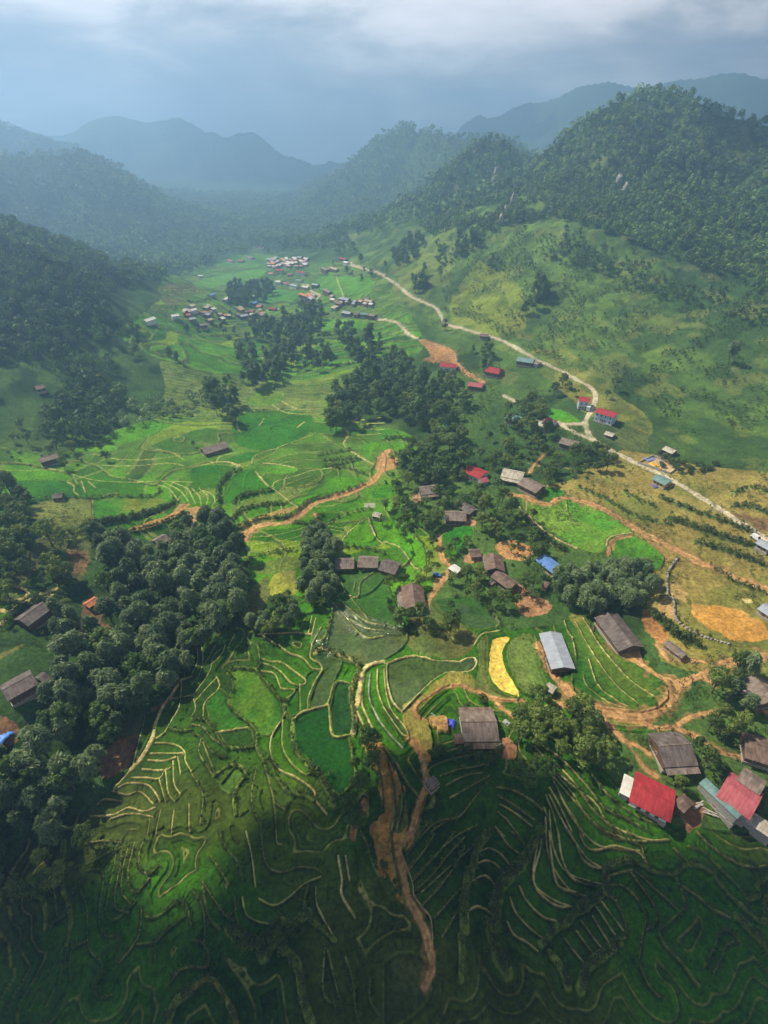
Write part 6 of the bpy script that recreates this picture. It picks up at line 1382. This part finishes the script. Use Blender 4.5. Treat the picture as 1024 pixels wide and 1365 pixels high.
grove(['broad'], [(575, 572), (592, 564), (618, 574), (620, 592), (598, 600), (578, 596)], 6.0, 1.05, '%s in the big round tree clump mid picture', 'round clump mid picture')
grove(['broad', 'tall', 'light'], [(525, 612), (556, 598), (592, 604), (620, 608), (622, 628), (600, 640), (560, 640), (530, 636)], 7.6, 1.1, '%s in the wood above the end of the wide dirt road', 'wood above the road end')
grove(['tall', 'broad', 'light'], [(432, 552), (445, 538), (475, 505), (500, 482), (530, 470), (560, 497), (612, 512), (622, 545), (590, 562), (560, 568), (520, 550), (480, 562), (450, 572)], 8.6, 1.2, '%s in the dark central wood of the valley', 'dark central wood of the valley')
grove(['broad', 'shrub'], [(640, 600), (700, 580), (745, 600), (770, 630), (735, 640), (700, 625), (660, 640), (645, 625)], 8.0, .8, '%s in the orchard rows below the road junction', 'orchard below the road junction')
grove(['broad'], [(675, 548), (705, 532), (728, 545), (742, 578), (705, 578), (680, 568)], 6.5, .9, '%s round the pale teal roof', 'trees round the pale teal roof')
grove(['broad'], [(765, 598), (800, 592), (822, 604), (812, 622), (770, 620)], 6.0, .85, '%s below the lane by the grey house', 'trees below the lane')
grove(['broad', 'shrub'], [(735, 505), (770, 508), (785, 522), (755, 525), (735, 520)], 6.5, .8, '%s on the bank inside the road bend', 'bank inside the road bend')
grove(['tall'], [(600, 455), (640, 462), (660, 480), (640, 490), (610, 480)], 9, .8, '%s between the two hillside roads', 'trees between the roads', keep=.7)
grove(['shrub'], [(880, 598), (905, 612), (960, 618), (968, 630), (920, 632), (880, 618)], 5.0, 1.4, '%s in the green thicket right of the building plot', 'thicket right of the building plot', lift=1)
grove(['tall'], [(695, 412), (705, 392), (728, 378), (735, 388), (722, 402), (700, 418)], 7.0, 1.1, '%s in the dark clump on the open right hillside', 'dark clump on the open hillside', lift=5)
grove(['tall'], [(540, 388), (548, 370), (566, 362), (570, 376), (555, 390)], 7.5, 1.1, '%s in the dark clump above the upper road', 'dark clump above the upper road', lift=5)
grove(['tall'], [(608, 330), (615, 315), (635, 306), (632, 325), (620, 336)], 8.5, 1.1, '%s in the dark clump high on the sunlit hillside', 'clump high on the sunlit hillside', lift=5)
grove(['tall'], [(522, 345), (535, 325), (565, 318), (560, 335), (535, 352)], 9.5, 1.1, '%s in the clump at the foot of the far spur', 'clump at the foot of the spur', lift=5)
single('bamboo', 970, 485, 1.25, 'solitary dark tree on the open slope at right'); single('tall', 593, 440, .9, 'single slim tree below the bend of the upper road')
grove(['broad'], [(808, 520), (822, 515), (832, 523), (815, 527)], 6, .8, '%s on the dry slope above the junction', 'bushes on the dry slope')
grove(['shrub', 'broad', 'light'], [(500, 640), (560, 600), (640, 640), (680, 660), (730, 720), (700, 800), (620, 830), (560, 770), (530, 720)], 6.0, .6, '%s between the houses and plots of the central hamlet', 'small trees among the hamlet plots', keep=.34, lift=1)
grove(['broad', 'shrub'], [(640, 570), (740, 590), (800, 630), (760, 660), (660, 640)], 7.0, .6, '%s on the green slope between hamlet and junction', 'slope between hamlet and junction', keep=.4, lift=1)
grove(['shrub', 'palm'], [(780, 940), (860, 975), (900, 1010), (850, 1020), (800, 985)], 5, .7, '%s along the narrow orange side path', 'along the orange side path', keep=.6, lift=1)
grove(['shrub', 'light'], [(484, 980), (500, 1000), (490, 1100), (460, 1110), (470, 1040)], 3.4, .75, '%s on the gully bank left of the orange strip', 'gully bank left of the orange strip', lift=1)
grove(['shrub'], [(510, 1130), (540, 1120), (545, 1220), (515, 1250), (505, 1180)], 3.4, .8, '%s beside the lower orange footpath', 'beside the lower orange footpath', lift=1)
grove(['shrub', 'broad'], [(60, 560), (150, 600), (120, 625), (20, 615), (0, 600)], 6.5, .7, '%s at the foot of the left forest', 'foot of the left forest', keep=.5, lift=1)
# mid valley groves
mv = [([(375, 420), (400, 410), (430, 412), (428, 440), (405, 452), (382, 446)], 'wood just below the village'), ([(350, 462), (372, 448), (400, 442), (398, 470), (380, 492), (354, 482)], 'wood in the valley middle'),
      ([(402, 470), (420, 460), (444, 468), (442, 482), (412, 492)], 'clump right of the valley middle'), ([(316, 480), (330, 466), (342, 480), (345, 508), (325, 512)], 'clump left of the valley middle'),
      ([(340, 495), (365, 490), (375, 505), (350, 512)], 'low clump on the valley field rim'), ([(282, 530), (300, 520), (318, 528), (316, 560), (300, 578), (286, 560)], 'wood above the isolated farmhouse'),
      ([(265, 515), (300, 508), (310, 518), (280, 530)], 'thin wood left of the valley middle'), ([(438, 448), (466, 442), (468, 452), (445, 456)], 'small clump in the eastern fields'), ([(462, 468), (488, 448), (508, 462), (490, 478), (470, 476)], 'clump on the eastern field rim'),
      ([(332, 430), (372, 424), (376, 446), (340, 448)], 'trees below the red village shed'), ([(298, 398), (320, 385), (362, 382), (356, 398), (320, 404)], 'wood left of the school'), ([(436, 552), (452, 545), (455, 570), (440, 572)], 'trees at the track head'),
      ([(445, 512), (470, 510), (472, 522), (450, 524)], 'trees on the terrace left of the central wood')]
for p_, g_ in mv: grove(['tall'], p_, 10.5, 1.15, '%s in the ' + g_, g_, lift=5)
grove(['tall'], [(440, 350), (470, 345), (520, 352), (500, 372), (470, 368)], 16, .9, '%s scattered on the field rim east of the school', 'field rim east of the school', keep=.6)
grove(['tall'], [(240, 440), (300, 442), (340, 448), (330, 440), (260, 432)], 13, .8, '%s along the lower edge of the western cluster', 'lower edge of the western cluster')
for k in range(16):
    single('tall', random.choice([random.uniform(220, 270), random.uniform(300, 360), random.uniform(460, 520)]), random.uniform(405, 520), random.uniform(.6, .9), 'small slim tree standing alone on a rice terrace bank', 'lone slim trees on the rice banks')
# woods nobody could count
rg = np.random.default_rng(9)
LW = [(-500, 380), (-200, 215), (0, 262), (60, 285), (110, 318), (160, 375), (140, 410), (185, 440), (170, 462), (205, 478), (200, 535), (148, 545), (150, 575), (100, 592), (60, 598), (0, 590), (-300, 590)]
gap = [(0, 492), (45, 490), (90, 505), (60, 527), (0, 515)]; cl2 = [(120, 465), (140, 462), (185, 470), (160, 480), (125, 480)]
def notgap(X, Y):
    px, py = project(X, Y, zat(X, Y)); return ~inpoly(px, py, gap) & ~inpoly(px, py, cl2) & ((py < 440) | (fbm(X, Y, 34, 3, 27.) > .44))
mass('left_forest', region(-900, -90, 300, 800, 6.0, [LW], rg, notgap), 6, 1.55, M_FOR, 'dense dark green forest over the left hillside', 64, .7, 3)
mass('left_forest', region(-520, -250, 560, 760, 5.5, [[(135, 395), (152, 352), (195, 346), (222, 365), (228, 405), (205, 432), (150, 438), (130, 420)]], rg), 6, 1.5, M_FOR, 'wooded knob at the foot of the left hill', 60, .7, 4)
mass('streamside_woods', region(-300, -90, 300, 480, 5.5, [[(145, 545), (215, 530), (240, 545), (225, 558), (165, 572), (150, 570)], [(225, 545), (285, 520), (290, 545), (235, 560)]], rg), 6, 1.2, M_BAM, 'pale green woods along the stream on the left', 44, .7, 5)
HF = [(560, 300), (590, 250), (610, 205), (640, 178), (700, 205), (745, 200), (780, 165), (850, 115), (920, 100), (1000, 130), (1500, 120), (1500, 470), (1024, 385), (960, 372), (900, 345), (840, 320), (790, 300), (740, 290), (690, 300), (660, 300), (640, 330), (610, 300), (580, 310)]
mass('right_forest', region(40, 1100, 420, 1080, 6.4, [HF], rg, lambda X, Y: (project(X, Y, zat(X, Y))[0] > 735) | (fbm(X, Y, 30, 3, 81.) > .43)), 6, 1.65, M_FOR, 'dense forest over the upper right hill', 64, .72, 6)
HF2 = [(560, 330), (640, 330), (660, 300), (740, 290), (840, 320), (900, 345), (960, 372), (1024, 385), (1500, 470), (1500, 560), (1024, 440), (940, 425), (860, 390), (760, 350), (690, 350), (600, 380)]
mass('hillside_thickets', region(60, 1100, 350, 1000, 6.4, [HF2], rg, lambda X, Y: fbm(X, Y, 38, 3, 71.) + .10 * rg.random(len(X)) > .56), 6, 1.1, M_FOR, 'dark thickets below the forest edge on the right hill', 50, .75, 16, 'thickets')
mass('hillside_scrub', region(60, 900, 280, 900, 3.3, [[(480, 350), (560, 300), (640, 300), (900, 330), (1500, 420), (1500, 640), (1000, 620), (900, 570), (800, 520), (700, 460), (560, 400)]], rg, lambda X, Y: (fbm(X, Y, 15, 4, 21.) > .535) | (rg.random(len(X)) < .07)), 6, .5, M_SHR, 'scattered scrub over the open right hillside', 28, .75, 7, 'scrub')
mass('far_forest', region(-1300, 900, 780, 2100, 13, [[(-400, 100), (1500, 60), (1500, 300), (560, 300), (470, 335), (400, 330), (300, 345), (210, 385), (150, 395), (-400, 300)]], rg), 6, 3.0, M_FOR, 'hazy forest over the far valley sides', 28, .8, 8)
mass('meadow_shrubs', region(-180, 260, 60, 420, 2.7, [[(200, 700), (130, 700), (40, 640), (0, 660), (0, 900), (80, 850), (120, 780)], [(540, 560), (640, 470), (800, 600), (760, 660), (700, 640), (640, 690), (560, 640)], [(690, 700), (860, 780), (900, 850), (840, 1000), (940, 1100), (1100, 1100), (1100, 900), (900, 800), (1100, 850), (1100, 640), (900, 620), (800, 640)], [(640, 830), (720, 850), (720, 930), (690, 930), (640, 900)]], rg, lambda X, Y: (fbm(X, Y, 16, 4, 61.) > .47) & (rg.random(len(X)) < .8)), 6, .40, M_SHR, 'low weeds and bushes on the uncultivated banks', 32, .55, 9, 'shrubs')
bx, by, bs = [], [], []
for w_, h_, wd in BUSHLINES:
    for a, b in zip(w_[:-1], w_[1:]):
        L_ = np.hypot(*(b - a)); k = max(1, int(L_ * wd / (1.0 if wd < 1.5 else .75)))
        for _ in range(k):
            t = random.random(); p = a + (b - a) * t + np.array([random.gauss(0, .33), random.gauss(0, .33)]) * wd; bx.append(p[0]); by.append(p[1]); bs.append(.24 + .07 * min(wd, 3.0))
mass('hedge_bushes', (np.array(bx), np.array(by)), 1, np.array(bs), M_SHR, 'weedy bushes growing along the field banks', 36, .72, 10, 'bushes')
# ------------------------------------------------------------------ clouds added out of view for shade, and the air
def rock(px, py, s, label):
    x, y = cast([(px, py)])[0]; z = float(zat(x, y)[0]); g = np.random.default_rng(int(px * 7)); n = 9; m_, lat = 12, 7
    th = np.linspace(.05, math.pi - .05, lat); ph = np.linspace(0, 2 * math.pi, m_, endpoint=False)
    V = np.array([[math.sin(t) * math.cos(p), math.sin(t) * math.sin(p), math.cos(t)] for t in th for p in ph]) * (1 + .28 * g.normal(size=(lat * m_, 1))) * np.array([s, s * .7, s * 1.7])
    Fq_ = np.array([(i * m_ + j, (i + 1) * m_ + j, (i + 1) * m_ + (j + 1) % m_, i * m_ + (j + 1) % m_) for i in range(lat - 1) for j in range(m_)])
    o = link('rock_outcrop', mesh_from('rock_outcrop', V, Fq_, M_ROCK, 4), None, (x, y, z + s * .8), g.uniform(0, 3)); tag(o, label, 'rock')
M_ROCK = plain('pale_limestone', (.27, .26, .23), noise=.5, scale=.4)
for px, py, s, lb in [(661, 238, 5.5, 'tallest pale rock face high on the forested spur'), (657, 246, 4, 'smaller pale rock left below the tallest rock face'), (683, 275, 4.5, 'upper pale rock at the forest edge of the spur'), (673, 289, 4, 'middle pale rock at the forest edge of the spur'), (668, 298, 3.5, 'lowest pale rock of the spur, above the meadow'),
    (822, 252, 5, 'grey rock face inside the forest of the right hill'), (830, 262, 4, 'second grey rock just below the rock face in the right forest')]: rock(px, py, s, lb)
def planks(px, py, ang, label, n=7, L=3.2):
    x, y = cast([(px, py)])[0]; z = float(zat(x, y)[0]); g = random.Random(int(px)); m = MB()
    for i in range(n):
        a = ang + g.uniform(-.25, .25); c, s_ = math.cos(a), math.sin(a); l = L * g.uniform(.6, 1) / 2; w0 = .13; ox, oy, oz = g.uniform(-.6, .6), g.uniform(-.6, .6), .1 + i * .07
        q = [(ox + c * u_ * l - s_ * v_ * w0, oy + s_ * u_ * l + c * v_ * w0) for u_, v_ in ((-1, -1), (1, -1), (1, 1), (-1, 1))]
        m.hexa([(p_[0], p_[1], oz) for p_ in q], [(p_[0], p_[1], oz + .055) for p_ in q])
    o = m.build('plank_pile', WM['wood'] if n > 6 else M_FRAME); o.location = (x, y, z + .05); tag(o, label, 'planks')
planks(932, 1073, .4, 'pile of pale boards between the two red roofs', 6, 4.5); planks(946, 1083, -.6, 'second scatter of boards beside the teal lean-to', 6, 3.5); planks(668, 1000, 1.1, 'stack of timber on the bare yard of the knoll farmhouse', 8)
planks(790, 838, 1.0, 'timber stack at the upper left corner of the long dark roof', 8); planks(700, 793, .3, 'logs on the red soil yard of the central hamlet', 8, 4)
def shade_cloud(tx, ty, rx, ry, n, alt=820.0, seed=1, smin=22, smax=60, label='clouds added out of view to shade the valley'):  # unseen puffs added to throw shade on the land below
    r = np.random.default_rng(seed); k = alt / SUND[2]; cx, cy = tx + SUND[0] * k, ty + SUND[1] * k; VV, FF, b = [], [], 0
    lat, lon = 7, 12
    th = np.linspace(0, math.pi, lat); ph = np.linspace(0, 2 * math.pi, lon, endpoint=False)
    S = np.array([[math.sin(t) * math.cos(p), math.sin(t) * math.sin(p), math.cos(t)] for t in th for p in ph])
    ff = [(i * lon + j, i * lon + (j + 1) % lon, (i + 1) * lon + (j + 1) % lon, (i + 1) * lon + j) for i in range(lat - 1) for j in range(lon)]; ff = np.array(ff)
    for _ in range(n):
        a = r.uniform(0, 6.28); q = r.uniform(0, 1) ** .62; s = r.uniform(smin, smax) * (1.1 - .65 * q)
        V_ = S * np.array([s * 1.3, s * 1.3, s * .5]) * (1 + .12 * r.normal(size=(len(S), 1))) + np.array([cx + rx * q * math.cos(a), cy + ry * q * math.sin(a), alt + r.uniform(-15, 15)])
        VV.append(V_); FF.append(ff + b); b += len(V_)
    me = mesh_from('shade_cloud', np.vstack(VV), np.vstack(FF), plain('shade_cloud_white', (.8, .8, .82), rough=1, noise=.05, scale=.01), 4, None, True)
    o = link('shade_cloud', me); tag(o, label, 'shade_cloud', None, 'stuff')
shade_cloud(15, -46, 460, 108, 165, seed=1)
shade_cloud(0, -160, 700, 160, 160, seed=5)
def shade_deck(cx, cy, rx, ry, n, alt, seed):  # unseen cover added overhead to hold sky light off the foreground
    k = alt / SUND[2]; shade_cloud(cx - SUND[0] * k, cy - SUND[1] * k, rx, ry, n, alt, seed, 40, 90, 'dark clouds added unseen above the viewpoint to cut sky light')
shade_deck(-40, -150, 360, 290, 120, 600.0, 8)
shade_cloud(760, 760, 300, 260, 110, seed=2)
shade_cloud(-620, 640, 240, 190, 60, seed=3)
shade_cloud(100, 2700, 900, 350, 190, seed=4, smin=40, smax=110)
hz = MB().box(-2600, 2600, -150, 4200, -140, 640).build('haze', None) if False else None
m = bpy.data.materials.new('haze_air'); m.use_nodes = True; t = m.node_tree; t.nodes.clear()
o = N(t, 'ShaderNodeOutputMaterial'); pv = N(t, 'ShaderNodeVolumePrincipled'); pv.inputs['Density'].default_value = 0.00060; pv.inputs['Color'].default_value = (.38, .63, 1.0, 1); pv.inputs['Anisotropy'].default_value = .45
t.links.new(pv.outputs[0], o.inputs['Volume'])
HB = MB().box(float(GX.min()) - 20, float(GX.max()) + 20, -150, 3900, float(GZ.min()) - 30, float(GZ.max()) + 30)
print('haze top', float(GZ.max()))
tag(HB.build('haze', m), 'thin blue haze filling the valley air', 'haze', None, 'stuff')
print('objects', len(bpy.data.objects), 'polys', sum(len(o.data.polygons) for o in bpy.data.objects if o.type == 'MESH'))
